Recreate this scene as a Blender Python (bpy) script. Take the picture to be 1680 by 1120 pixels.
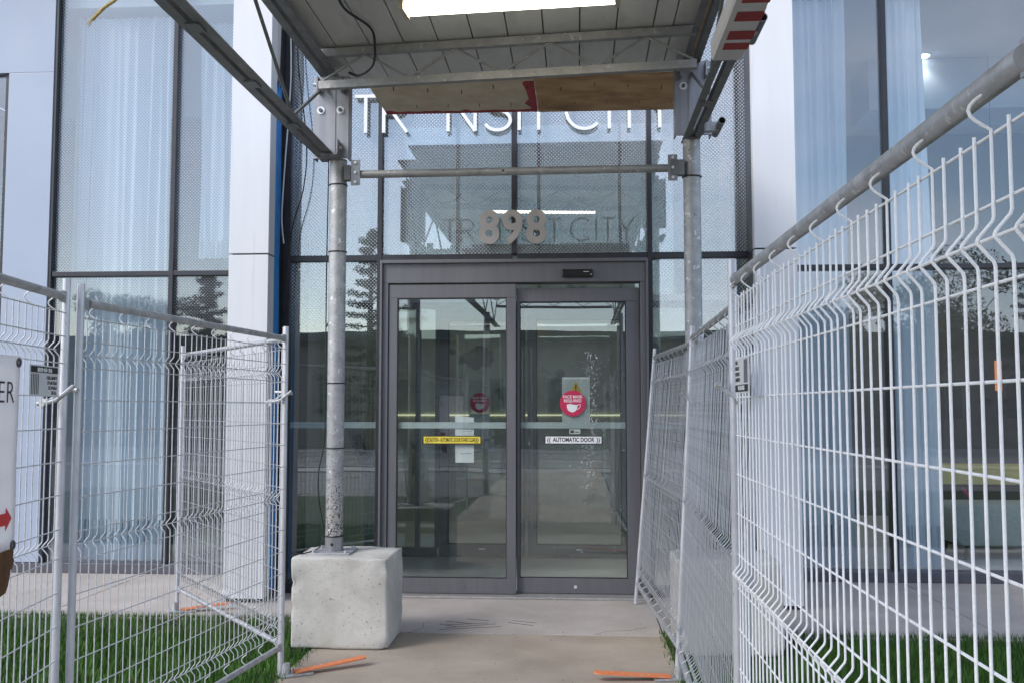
import bpy, bmesh, math, random
from math import sin, cos, pi, radians, sqrt, atan2
from mathutils import Vector, Matrix

random.seed(7)
for o in list(bpy.data.objects):
    bpy.data.objects.remove(o)
scene = bpy.context.scene
C = scene.collection

# ------------------------------------------------------------------ camera
cam_d = bpy.data.cameras.new('camera')
cam = bpy.data.objects.new('camera', cam_d)
C.objects.link(cam)
cam.location = (0.508, -7.938, 1.5)
cam.rotation_euler = (radians(90) + math.atan(108 / 1600), 0, radians(3.8))
cam_d.sensor_width = 36
cam_d.lens = 1600 / 1680 * 36
cam_d.clip_start = 0.05
cam_d.clip_end = 2000
scene.camera = cam

# ------------------------------------------------------------------ sky and sun
SUN_AZ = atan2(-0.75, -0.66)          # direction towards the sun, seen from above (behind the camera, a bit left)
SUN_EL = radians(40)
world = bpy.data.worlds.new('World')
scene.world = world
world.use_nodes = True
wn, wl = world.node_tree.nodes, world.node_tree.links
wn.clear()
w_out = wn.new('ShaderNodeOutputWorld')
w_bg = wn.new('ShaderNodeBackground')
w_bg.inputs['Strength'].default_value = 0.15
sky = wn.new('ShaderNodeTexSky')
sky.sky_type = 'NISHITA'
sky.sun_disc = False
sky.sun_elevation = SUN_EL
sky.sun_rotation = SUN_AZ
sky.air_density = 1.0
sky.dust_density = 1.0
w_tc = wn.new('ShaderNodeTexCoord')
w_map = wn.new('ShaderNodeMapping')
w_map.inputs['Scale'].default_value = (1.0, 1.0, 2.2)
w_no = wn.new('ShaderNodeTexNoise')
w_no.inputs['Scale'].default_value = 2.6
w_no.inputs['Detail'].default_value = 7
w_no.inputs['Roughness'].default_value = 0.55
w_rmp = wn.new('ShaderNodeValToRGB')
w_rmp.color_ramp.elements[0].position = 0.48
w_rmp.color_ramp.elements[0].color = (0.06, 0.06, 0.06, 1)
w_rmp.color_ramp.elements[1].position = 0.77
w_rmp.color_ramp.elements[1].color = (0.92, 0.92, 0.92, 1)
w_mix = wn.new('ShaderNodeMixRGB')
w_mix.inputs[2].default_value = (6.6, 6.6, 7.6, 1)
wl.new(w_tc.outputs['Generated'], w_map.inputs['Vector'])
wl.new(w_map.outputs['Vector'], w_no.inputs['Vector'])
wl.new(w_no.outputs['Fac'], w_rmp.inputs['Fac'])
wl.new(w_rmp.outputs['Color'], w_mix.inputs['Fac'])
wl.new(sky.outputs['Color'], w_mix.inputs[1])
wl.new(w_mix.outputs['Color'], w_bg.inputs['Color'])
wl.new(w_bg.outputs['Background'], w_out.inputs['Surface'])

sun_d = bpy.data.lights.new('sun', 'SUN')
sun_d.energy = 1.15
sun_d.angle = radians(22)
sun_d.color = (1.0, 0.975, 0.94)
sun = bpy.data.objects.new('sun', sun_d)
C.objects.link(sun)
sd = Vector((sin(SUN_AZ) * cos(SUN_EL), cos(SUN_AZ) * cos(SUN_EL), sin(SUN_EL)))
sun.rotation_euler = (-sd).to_track_quat('-Z', 'Y').to_euler()
sun.location = sd * 30

scene.view_settings.view_transform = 'Standard'
scene.view_settings.look = 'None'
scene.view_settings.exposure = 0.95
scene.view_settings.gamma = 1
scene.view_settings.use_curve_mapping = False
scene.render.engine = 'CYCLES'
scene.cycles.max_bounces = 10
scene.cycles.transparent_max_bounces = 32
scene.cycles.glossy_bounces = 6
scene.cycles.caustics_reflective = False
scene.cycles.caustics_refractive = False
scene.cycles.sample_clamp_indirect = 6

# ------------------------------------------------------------------ materials
MATS = {}


def mat(name, c1, c2=None, rough=0.6, metal=0.0, scale=6.0, detail=6, bump=0.0, bscale=None, stretch=None,
        emit=None, spots=None, rough2=None, spec=None, contrast=(0.35, 0.65), pits=None, rust=None):
    """one procedural material: two-tone noise colour, optional fine bump, speckles and pits"""
    m = bpy.data.materials.new(name)
    m.use_nodes = True
    n, l = m.node_tree.nodes, m.node_tree.links
    p = n['Principled BSDF']
    p.inputs['Roughness'].default_value = rough
    p.inputs['Metallic'].default_value = metal
    if spec is not None:
        p.inputs['Specular IOR Level'].default_value = spec
    tc = n.new('ShaderNodeTexCoord')
    vec = tc.outputs['Object']
    if stretch:
        mp = n.new('ShaderNodeMapping')
        mp.inputs['Scale'].default_value = stretch
        l.new(vec, mp.inputs['Vector'])
        vec = mp.outputs['Vector']
    col = None
    if c2 is None:
        p.inputs['Base Color'].default_value = (*c1, 1)
    else:
        no = n.new('ShaderNodeTexNoise')
        no.inputs['Scale'].default_value = scale
        no.inputs['Detail'].default_value = detail
        no.inputs['Roughness'].default_value = 0.6
        l.new(vec, no.inputs['Vector'])
        r = n.new('ShaderNodeValToRGB')
        r.color_ramp.elements[0].position = contrast[0]
        r.color_ramp.elements[1].position = contrast[1]
        r.color_ramp.elements[0].color = (*c1, 1)
        r.color_ramp.elements[1].color = (*c2, 1)
        l.new(no.outputs['Fac'], r.inputs['Fac'])
        col = r.outputs['Color']
        if rough2 is not None:
            mr = n.new('ShaderNodeMapRange')
            mr.inputs['To Min'].default_value = rough
            mr.inputs['To Max'].default_value = rough2
            l.new(no.outputs['Fac'], mr.inputs['Value'])
            l.new(mr.outputs['Result'], p.inputs['Roughness'])
    for sp in (spots or []):
        sc, lo, hi, sc_col = sp
        no = n.new('ShaderNodeTexNoise')
        no.inputs['Scale'].default_value = sc
        no.inputs['Detail'].default_value = 3
        l.new(vec, no.inputs['Vector'])
        r = n.new('ShaderNodeValToRGB')
        r.color_ramp.elements[0].position = lo
        r.color_ramp.elements[1].position = hi
        l.new(no.outputs['Fac'], r.inputs['Fac'])
        mx = n.new('ShaderNodeMixRGB')
        l.new(r.outputs['Color'], mx.inputs['Fac'])
        if col is None:
            mx.inputs[1].default_value = (*c1, 1)
        else:
            l.new(col, mx.inputs[1])
        mx.inputs[2].default_value = (*sc_col, 1)
        col = mx.outputs['Color']
    if col is not None:
        l.new(col, p.inputs['Base Color'])
    h = None
    if bump:
        no = n.new('ShaderNodeTexNoise')
        no.inputs['Scale'].default_value = bscale or scale * 8
        no.inputs['Detail'].default_value = 5
        l.new(vec, no.inputs['Vector'])
        h = no.outputs['Fac']
    if pits:
        vo = n.new('ShaderNodeTexVoronoi')
        vo.inputs['Scale'].default_value = pits[0]
        nw = n.new('ShaderNodeTexNoise')
        nw.inputs['Scale'].default_value = 40
        l.new(vec, nw.inputs['Vector'])
        wv = n.new('ShaderNodeVectorMath')
        wv.operation = 'MULTIPLY_ADD'
        wv.inputs[1].default_value = (0.035, 0.035, 0.02)
        l.new(nw.outputs['Color'], wv.inputs[0])
        l.new(vec, wv.inputs[2])
        l.new(wv.outputs[0], vo.inputs['Vector'])
        r = n.new('ShaderNodeValToRGB')
        r.color_ramp.elements[0].position = pits[1]
        r.color_ramp.elements[1].position = pits[1] + 0.08
        l.new(vo.outputs['Distance'], r.inputs['Fac'])
        # only some of the cells are pits
        wn_ = n.new('ShaderNodeSeparateColor')
        l.new(vo.outputs['Color'], wn_.inputs['Color'])
        gt = n.new('ShaderNodeMath')
        gt.operation = 'GREATER_THAN'
        gt.inputs[1].default_value = pits[2]
        l.new(wn_.outputs[0], gt.inputs[0])
        mxp = n.new('ShaderNodeMath')
        mxp.operation = 'MAXIMUM'
        l.new(r.outputs['Color'], mxp.inputs[0])
        l.new(gt.outputs['Value'], mxp.inputs[1])
        if h is None:
            h = mxp.outputs['Value']
        else:
            ad = n.new('ShaderNodeMath')
            ad.operation = 'MULTIPLY_ADD'
            ad.inputs[1].default_value = 2.0
            l.new(mxp.outputs['Value'], ad.inputs[0])
            l.new(h, ad.inputs[2])
            h = ad.outputs['Value']
        mc = n.new('ShaderNodeMixRGB')
        mc.blend_type = 'MULTIPLY'
        mc.inputs['Fac'].default_value = 1
        l.new(col, mc.inputs[1])
        cr = n.new('ShaderNodeValToRGB')
        cr.color_ramp.elements[0].color = (0.35, 0.33, 0.3, 1)
        l.new(mxp.outputs['Value'], cr.inputs['Fac'])
        l.new(cr.outputs['Color'], mc.inputs[2])
        l.new(mc.outputs['Color'], p.inputs['Base Color'])
    if h is not None:
        b = n.new('ShaderNodeBump')
        b.inputs['Strength'].default_value = bump or 0.3
        b.inputs['Distance'].default_value = 0.01
        l.new(h, b.inputs['Height'])
        l.new(b.outputs['Normal'], p.inputs['Normal'])
    if emit:
        p.inputs['Emission Color'].default_value = (*emit[0], 1)
        p.inputs['Emission Strength'].default_value = emit[1]
    MATS[name] = m
    return m


def glass(name, r0, tint, frit_from=None, pitch=0.02, frit_th=0.30, dirt=0.0, rough=0.0):
    """architectural glass: Fresnel reflection over tinted transmission, optional printed dots (frit) above a height"""
    m = bpy.data.materials.new(name)
    m.use_nodes = True
    n, l = m.node_tree.nodes, m.node_tree.links
    n.clear()
    out = n.new('ShaderNodeOutputMaterial')
    tr = n.new('ShaderNodeBsdfTransparent')
    tr.inputs['Color'].default_value = (*tint, 1)
    gl = n.new('ShaderNodeBsdfGlossy')
    gl.inputs['Roughness'].default_value = rough
    gl.inputs['Color'].default_value = (0.95, 0.97, 1.0, 1)
    lw = n.new('ShaderNodeLayerWeight')
    lw.inputs['Blend'].default_value = 0.5
    pw = n.new('ShaderNodeMath')
    pw.operation = 'POWER'
    pw.inputs[1].default_value = 4
    l.new(lw.outputs['Facing'], pw.inputs[0])
    ma = n.new('ShaderNodeMath')
    ma.operation = 'MULTIPLY_ADD'
    ma.inputs[1].default_value = 1 - r0
    ma.inputs[2].default_value = r0
    l.new(pw.outputs[0], ma.inputs[0])
    base = tr.outputs[0]
    tc = n.new('ShaderNodeTexCoord')
    # very slight waviness so that reflections bend like in real panes
    no = n.new('ShaderNodeTexNoise')
    no.inputs['Scale'].default_value = 1.3
    no.inputs['Detail'].default_value = 1
    l.new(tc.outputs['Object'], no.inputs['Vector'])
    bp = n.new('ShaderNodeBump')
    bp.inputs['Strength'].default_value = 0.02
    bp.inputs['Distance'].default_value = 0.05
    l.new(no.outputs['Fac'], bp.inputs['Height'])
    l.new(bp.outputs['Normal'], gl.inputs['Normal'])
    if frit_from is not None:
        se = n.new('ShaderNodeSeparateXYZ')
        l.new(tc.outputs['Object'], se.inputs[0])
        k = 2 * pi / pitch

        def wave(sock):
            a = n.new('ShaderNodeMath')
            a.operation = 'MULTIPLY'
            a.inputs[1].default_value = k
            l.new(sock, a.inputs[0])
            b = n.new('ShaderNodeMath')
            b.operation = 'SINE'
            l.new(a.outputs[0], b.inputs[0])
            return b.outputs[0]
        mu = n.new('ShaderNodeMath')
        mu.operation = 'MULTIPLY'
        l.new(wave(se.outputs['X']), mu.inputs[0])
        l.new(wave(se.outputs['Z']), mu.inputs[1])
        # dots shrink to nothing below the printed zone
        th = n.new('ShaderNodeMapRange')
        th.inputs['From Min'].default_value = frit_from - 0.25
        th.inputs['From Max'].default_value = frit_from + 0.25
        th.inputs['To Min'].default_value = 1.0
        th.inputs['To Max'].default_value = frit_th
        l.new(se.outputs['Z'], th.inputs['Value'])
        gt = n.new('ShaderNodeMath')
        gt.operation = 'GREATER_THAN'
        l.new(mu.outputs[0], gt.inputs[0])
        l.new(th.outputs[0], gt.inputs[1])
        df = n.new('ShaderNodeBsdfDiffuse')
        df.inputs['Color'].default_value = (0.50, 0.53, 0.58, 1)
        mx = n.new('ShaderNodeMixShader')
        l.new(gt.outputs[0], mx.inputs['Fac'])
        l.new(base, mx.inputs[1])
        l.new(df.outputs[0], mx.inputs[2])
        base = mx.outputs[0]
    if dirt:
        nd = n.new('ShaderNodeTexNoise')
        nd.inputs['Scale'].default_value = 38
        nd.inputs['Detail'].default_value = 4
        mp = n.new('ShaderNodeMapping')
        mp.inputs['Scale'].default_value = (1, 1, 0.55)
        l.new(tc.outputs['Object'], mp.inputs[0])
        l.new(mp.outputs[0], nd.inputs['Vector'])
        rd = n.new('ShaderNodeValToRGB')
        rd.color_ramp.elements[0].position = 0.70
        rd.color_ramp.elements[1].position = 0.80
        rd.color_ramp.elements[0].color = (0.015, 0.015, 0.015, 1)
        rd.color_ramp.elements[1].color = (dirt, dirt, dirt, 1)
        l.new(nd.outputs['Fac'], rd.inputs['Fac'])
        dd = n.new('ShaderNodeBsdfDiffuse')
        dd.inputs['Color'].default_value = (0.7, 0.72, 0.75, 1)
        mx2 = n.new('ShaderNodeMixShader')
        l.new(rd.outputs['Color'], mx2.inputs['Fac'])
        l.new(base, mx2.inputs[1])
        l.new(dd.outputs[0], mx2.inputs[2])
        base = mx2.outputs[0]
    mg = n.new('ShaderNodeMixShader')
    l.new(ma.outputs[0], mg.inputs['Fac'])
    l.new(base, mg.inputs[1])
    l.new(gl.outputs[0], mg.inputs[2])
    l.new(mg.outputs[0], out.inputs['Surface'])
    MATS[name] = m
    return m


def cloth(name, col, trans=0.4):
    m = bpy.data.materials.new(name)
    m.use_nodes = True
    n, l = m.node_tree.nodes, m.node_tree.links
    n.clear()
    out = n.new('ShaderNodeOutputMaterial')
    d = n.new('ShaderNodeBsdfDiffuse')
    d.inputs['Color'].default_value = (*col, 1)
    t = n.new('ShaderNodeBsdfTranslucent')
    t.inputs['Color'].default_value = (*col, 1)
    mx = n.new('ShaderNodeMixShader')
    mx.inputs[0].default_value = trans
    l.new(d.outputs[0], mx.inputs[1])
    l.new(t.outputs[0], mx.inputs[2])
    l.new(mx.outputs[0], out.inputs[0])
    MATS[name] = m
    return m


mat('cladding', (0.72, 0.725, 0.745), (0.675, 0.683, 0.705), rough=0.35, scale=2.2, detail=6, bump=0.012, bscale=3, stretch=(3, 3, 0.22),
    spots=[(5, 0.62, 0.9, (0.60, 0.60, 0.61))])
mat('panel_blue', (0.35, 0.40, 0.50), (0.38, 0.43, 0.525), rough=0.3, scale=1.2, detail=3)
mat('cladding_edge', (0.72, 0.72, 0.76), rough=0.4)
mat('frame_black', (0.022, 0.022, 0.028), (0.034, 0.034, 0.042), rough=0.38, scale=8)
mat('door_alu', (0.150, 0.148, 0.162), (0.172, 0.170, 0.183), rough=0.42, metal=0.35, scale=3, stretch=(6, 6, 0.4))
mat('inner_alu', (0.10, 0.12, 0.128), (0.125, 0.145, 0.152), rough=0.45, metal=0.2, scale=4)
mat('sill_metal', (0.09, 0.09, 0.105), (0.12, 0.12, 0.14), rough=0.45, metal=0.3, scale=5)
mat('threshold', (0.55, 0.54, 0.52), (0.38, 0.37, 0.36), rough=0.4, metal=0.6, scale=18, stretch=(1, 6, 6))
mat('concrete_path', (0.335, 0.28, 0.222), (0.44, 0.375, 0.305), rough=0.85, scale=1.6, detail=9, bump=0.10, bscale=60,
    spots=[(0.9, 0.46, 0.72, (0.27, 0.225, 0.178)), (3.5, 0.6, 0.75, (0.40, 0.345, 0.28)), (45, 0.68, 0.74, (0.22, 0.2, 0.18))])
mat('concrete_apron', (0.39, 0.345, 0.31), (0.48, 0.435, 0.40), rough=0.85, scale=2.0, detail=9, bump=0.08, bscale=60,
    spots=[(1.3, 0.5, 0.8, (0.37, 0.335, 0.30)), (60, 0.70, 0.75, (0.25, 0.23, 0.21))])
mat('concrete_block', (0.45, 0.435, 0.395), (0.63, 0.615, 0.57), rough=0.9, scale=4.5, detail=9, bump=0.25, bscale=40,
    spots=[(9, 0.56, 0.80, (0.47, 0.455, 0.43)), (70, 0.64, 0.70, (0.33, 0.31, 0.28))], pits=(26, 0.085, 0.10))
mat('joint_dirt', (0.075, 0.066, 0.055), rough=0.95)
mat('wire_white', (0.86, 0.865, 0.875), (0.94, 0.94, 0.945), rough=0.45, metal=0.05, scale=60, bump=0.2, bscale=240,
    spots=[(30, 0.62, 0.72, (0.70, 0.70, 0.70)), (26, 0.68, 0.74, (0.42, 0.34, 0.26))])
mat('wire_zinc', (0.36, 0.37, 0.395), (0.50, 0.51, 0.535), rough=0.42, metal=0.4, scale=60, bump=0.15, bscale=220,
    spots=[(22, 0.66, 0.74, (0.22, 0.15, 0.10))])
mat('wire_grey', (0.52, 0.53, 0.55), (0.70, 0.71, 0.73), rough=0.42, metal=0.25, scale=60, bump=0.15, bscale=220,
    spots=[(25, 0.66, 0.74, (0.32, 0.25, 0.19))])
mat('galvanised', (0.36, 0.365, 0.375), (0.52, 0.525, 0.54), rough=0.42, metal=0.55, scale=22, bump=0.12, bscale=90, rough2=0.6,
    spots=[(55, 0.62, 0.70, (0.66, 0.66, 0.68)), (12, 0.62, 0.80, (0.30, 0.285, 0.26))])
mat('post_zinc', (0.50, 0.505, 0.54), (0.66, 0.665, 0.70), rough=0.38, metal=0.4, scale=16, bump=0.08, bscale=70,
    stretch=(1, 1, 0.35), spots=[(80, 0.68, 0.74, (0.3, 0.3, 0.3))])
mat('leg_zinc', (0.33, 0.335, 0.34), (0.46, 0.465, 0.47), rough=0.5, metal=0.35, scale=14, detail=8, bump=0.2, bscale=60,
    spots=[(26, 0.62, 0.68, (0.66, 0.66, 0.66)), (7, 0.62, 0.85, (0.30, 0.28, 0.25)), (75, 0.66, 0.71, (0.13, 0.12, 0.12))])
mat('leg_foot_spatter', (0.40, 0.385, 0.37), (0.30, 0.29, 0.285), rough=0.75, metal=0.1, scale=20, detail=8, bump=0.3, bscale=70,
    spots=[(85, 0.50, 0.56, (0.10, 0.09, 0.10)), (130, 0.60, 0.66, (0.62, 0.6, 0.58))])
mat('truss_steel', (0.17, 0.175, 0.175), (0.235, 0.24, 0.24), rough=0.5, metal=0.4, scale=8, bump=0.1, bscale=60,
    spots=[(40, 0.64, 0.72, (0.36, 0.36, 0.36))])
mat('truss_light', (0.30, 0.305, 0.30), (0.40, 0.40, 0.395), rough=0.5, metal=0.4, scale=12, bump=0.15, bscale=60,
    spots=[(40, 0.62, 0.70, (0.55, 0.55, 0.54)), (10, 0.6, 0.75, (0.22, 0.21, 0.2))])
mat('plate_steel', (0.27, 0.265, 0.285), (0.33, 0.33, 0.345), rough=0.4, metal=0.5, scale=3, stretch=(9, 9, 0.5), bump=0.05, bscale=40)
mat('bolt_zinc', (0.75, 0.76, 0.78), rough=0.35, metal=0.5)
mat('bolt_dark', (0.12, 0.12, 0.125), rough=0.45, metal=0.6)
mat('plank_white', (0.62, 0.63, 0.625), (0.72, 0.73, 0.72), rough=0.8, scale=3, stretch=(2, 0.5, 2), bump=0.08, bscale=30,
    spots=[(5, 0.58, 0.8, (0.52, 0.51, 0.48)), (60, 0.72, 0.76, (0.2, 0.19, 0.18))])
mat('plywood_pale', (0.62, 0.52, 0.37), (0.76, 0.67, 0.52), rough=0.8, scale=6, detail=8, bump=0.1, bscale=50)
mat('plywood_brown', (0.42, 0.25, 0.115), (0.60, 0.40, 0.21), rough=0.75, scale=4, detail=8, stretch=(1, 1.5, 1),
    spots=[(3, 0.55, 0.75, (0.27, 0.15, 0.065))])
mat('red_paint', (0.42, 0.045, 0.045), (0.30, 0.035, 0.04), rough=0.7, scale=12)
mat('rubber_black', (0.012, 0.012, 0.013), rough=0.5)
mat('cable_white', (0.62, 0.62, 0.60), rough=0.5)
mat('blue_film', (0.02, 0.22, 0.62), (0.03, 0.30, 0.76), rough=0.4, scale=9, bump=0.3, bscale=14)
mat('torn_film', (0.66, 0.64, 0.60), (0.55, 0.53, 0.5), rough=0.6, scale=15)
mat('sign_white', (0.86, 0.86, 0.87), rough=0.4)
mat('number_bronze', (0.40, 0.375, 0.355), (0.46, 0.43, 0.41), rough=0.38, metal=0.55, scale=5)
mat('paper', (0.80, 0.80, 0.84), (0.75, 0.76, 0.80), rough=0.8, scale=6)
mat('paper_print', (0.45, 0.46, 0.48), rough=0.8)
mat('notice_grey', (0.52, 0.55, 0.56), (0.46, 0.49, 0.5), rough=0.7, scale=8)
mat('sticker_red', (0.60, 0.028, 0.10), (0.52, 0.02, 0.085), rough=0.5, scale=14)
mat('sticker_yellow', (0.80, 0.66, 0.07), (0.70, 0.56, 0.06), rough=0.5, scale=14)
mat('ink_black', (0.015, 0.015, 0.016), rough=0.6)
mat('amber', (0.62, 0.42, 0.06), rough=0.5)
mat('decal_strip', (0.50, 0.56, 0.58), (0.46, 0.52, 0.545), rough=0.6, scale=3)
mat('sensor_black', (0.008, 0.008, 0.009), rough=0.2)
mat('banner', (0.78, 0.77, 0.79), (0.72, 0.71, 0.74), rough=0.6, scale=2.5, bump=0.3, bscale=4)
mat('arrow_red', (0.62, 0.035, 0.04), rough=0.55)
mat('sign_plate', (0.70, 0.70, 0.71), (0.64, 0.64, 0.65), rough=0.5, scale=10)
mat('cardboard', (0.085, 0.038, 0.014), (0.14, 0.065, 0.025), rough=0.9, scale=20, bump=0.3)
mat('orange_paint', (0.80, 0.20, 0.055), (0.72, 0.26, 0.12), rough=0.6, scale=20, spots=[(30, 0.62, 0.7, (0.6, 0.5, 0.42))])
mat('rope_yellow', (0.60, 0.47, 0.17), (0.42, 0.32, 0.12), rough=0.8, scale=90)
mat('tube_lamp', (0.9, 0.9, 0.9), emit=((1.0, 0.93, 0.78), 4.0))
mat('lamp_housing', (0.62, 0.58, 0.46), (0.55, 0.5, 0.4), rough=0.45, scale=10)
mat('soil', (0.02, 0.035, 0.008), (0.035, 0.06, 0.012), rough=0.95, scale=14, bump=0.5, bscale=60)
mat('lawn_far', (0.03, 0.075, 0.012), (0.05, 0.11, 0.02), rough=0.95, scale=3, bump=0.6, bscale=40)
mat('gravel_far', (0.20, 0.19, 0.17), (0.28, 0.265, 0.24), rough=0.95, scale=2, bump=0.5, bscale=50)
mat('grass', (0.030, 0.10, 0.008), (0.062, 0.165, 0.016), rough=0.6, scale=5, detail=2,
    spots=[(9, 0.60, 0.75, (0.13, 0.13, 0.035)), (60, 0.66, 0.72, (0.20, 0.16, 0.06))])
mat('asphalt', (0.045, 0.045, 0.047), (0.062, 0.062, 0.063), rough=0.9, scale=20, bump=0.3, bscale=80)
mat('kerb', (0.33, 0.32, 0.3), (0.4, 0.39, 0.37), rough=0.9, scale=4)
mat('paint_white', (0.72, 0.72, 0.7), rough=0.7)
mat('bark', (0.07, 0.05, 0.035), (0.11, 0.085, 0.06), rough=0.95, scale=10, bump=0.5)
mat('needles', (0.012, 0.028, 0.012), (0.03, 0.055, 0.022), rough=0.7, scale=2)
mat('leaves', (0.035, 0.075, 0.014), (0.06, 0.11, 0.025), rough=0.65, scale=1.5)
mat('brick_far', (0.24, 0.215, 0.185), (0.30, 0.27, 0.235), rough=0.9, scale=3)
mat('roof_far', (0.07, 0.07, 0.075), (0.1, 0.1, 0.1), rough=0.9, scale=4)
mat('window_far', (0.05, 0.06, 0.07), rough=0.15)
mat('trim_far', (0.28, 0.27, 0.25), rough=0.7)
mat('lobby_wall', (0.50, 0.53, 0.50), (0.58, 0.61, 0.58), rough=0.8, scale=1.2, detail=8)
mat('lobby_stone', (0.30, 0.31, 0.285), (0.58, 0.58, 0.55), rough=0.45, scale=1.1, detail=12, contrast=(0.36, 0.62),
    spots=[(2.2, 0.60, 0.66, (0.16, 0.17, 0.155)), (1.7, 0.62, 0.72, (0.50, 0.40, 0.24))])
mat('lobby_floor', (0.55, 0.55, 0.52), (0.62, 0.615, 0.59), rough=0.35, scale=2)
mat('lobby_ceiling', (0.60, 0.62, 0.64), rough=0.8)
mat('room_wall', (0.16, 0.15, 0.145), (0.20, 0.19, 0.18), rough=0.8, scale=2)
mat('room_wall_blue', (0.42, 0.50, 0.58), rough=0.8)
mat('column_plaster', (0.44, 0.44, 0.42), (0.5, 0.5, 0.48), rough=0.85, scale=3)
mat('led', (0.9, 0.9, 0.7), emit=((1.0, 0.94, 0.62), 0.42))
mat('downlight', (0.9, 0.9, 0.9), emit=((1.0, 0.97, 0.93), 9))
mat('brass', (0.55, 0.40, 0.12), rough=0.3, metal=0.8)
mat('counter_gold', (0.52, 0.42, 0.10), (0.58, 0.47, 0.13), rough=0.4, scale=4)
mat('upholstery', (0.30, 0.32, 0.30), (0.36, 0.38, 0.36), rough=0.9, scale=30, bump=0.2)
mat('wood_dark', (0.035, 0.022, 0.015), rough=0.5)
mat('copper_lamp', (0.65, 0.24, 0.10), rough=0.4, emit=((1.0, 0.35, 0.12), 0.35))
mat('water_spot', (0.72, 0.75, 0.78), rough=0.3)
mat('pink', (0.5, 0.04, 0.14), rough=0.6)
mat('chrome', (0.5, 0.5, 0.5), rough=0.25, metal=0.9)
mat('car_paint', (0.42, 0.43, 0.45), rough=0.25, metal=0.6)
cloth('banner_vinyl', (0.85, 0.84, 0.86), 0.45)
cloth('sheer', (0.80, 0.86, 0.92), 0.25)
glass('glass_side', 0.09, (0.92, 0.96, 0.98), frit_from=2.45, pitch=0.031, frit_th=0.62)
glass('glass_side_plain', 0.10, (0.92, 0.96, 0.98))
glass('glass_front', 0.17, (0.93, 0.97, 0.96), frit_from=2.25, pitch=0.030, frit_th=0.30)
glass('glass_front_low', 0.10, (0.80, 0.86, 0.84))
glass('glass_door', 0.10, (0.95, 0.98, 0.96))
glass('glass_door_wet', 0.10, (0.95, 0.98, 0.96), dirt=0.5)
glass('glass_screen', 0.22, (0.9, 0.94, 0.92))
glass('glass_inner', 0.11, (0.93, 0.97, 0.95))


def add_spatter(name, z_lo, z_hi):
    """mortar and mud spatter on the foot of the legs, thinning out upwards"""
    nt = MATS[name].node_tree
    n, l = nt.nodes, nt.links
    p = n['Principled BSDF']
    old = p.inputs['Base Color'].links[0].from_socket
    tc = n.new('ShaderNodeTexCoord')
    se = n.new('ShaderNodeSeparateXYZ')
    l.new(tc.outputs['Object'], se.inputs[0])
    mr = n.new('ShaderNodeMapRange')
    mr.inputs['From Min'].default_value = z_lo
    mr.inputs['From Max'].default_value = z_hi
    mr.inputs['To Min'].default_value = 0.44
    mr.inputs['To Max'].default_value = 0.70
    l.new(se.outputs['Z'], mr.inputs['Value'])
    for sc, colr, off in ((85, (0.07, 0.065, 0.075), 0.0), (34, (0.46, 0.42, 0.38), 0.02)):
        no = n.new('ShaderNodeTexNoise')
        no.inputs['Scale'].default_value = sc
        no.inputs['Detail'].default_value = 5
        l.new(tc.outputs['Object'], no.inputs['Vector'])
        sb = n.new('ShaderNodeMath')
        sb.operation = 'SUBTRACT'
        l.new(no.outputs['Fac'], sb.inputs[0])
        l.new(mr.outputs[0], sb.inputs[1])
        mm = n.new('ShaderNodeMapRange')
        mm.inputs['From Min'].default_value = off
        mm.inputs['From Max'].default_value = off + 0.04
        l.new(sb.outputs[0], mm.inputs['Value'])
        mx = n.new('ShaderNodeMixRGB')
        l.new(mm.outputs[0], mx.inputs['Fac'])
        l.new(old, mx.inputs[1])
        mx.inputs[2].default_value = (*colr, 1)
        old = mx.outputs['Color']
    l.new(old, p.inputs['Base Color'])


add_spatter('leg_zinc', 0.60, 1.35)


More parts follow.
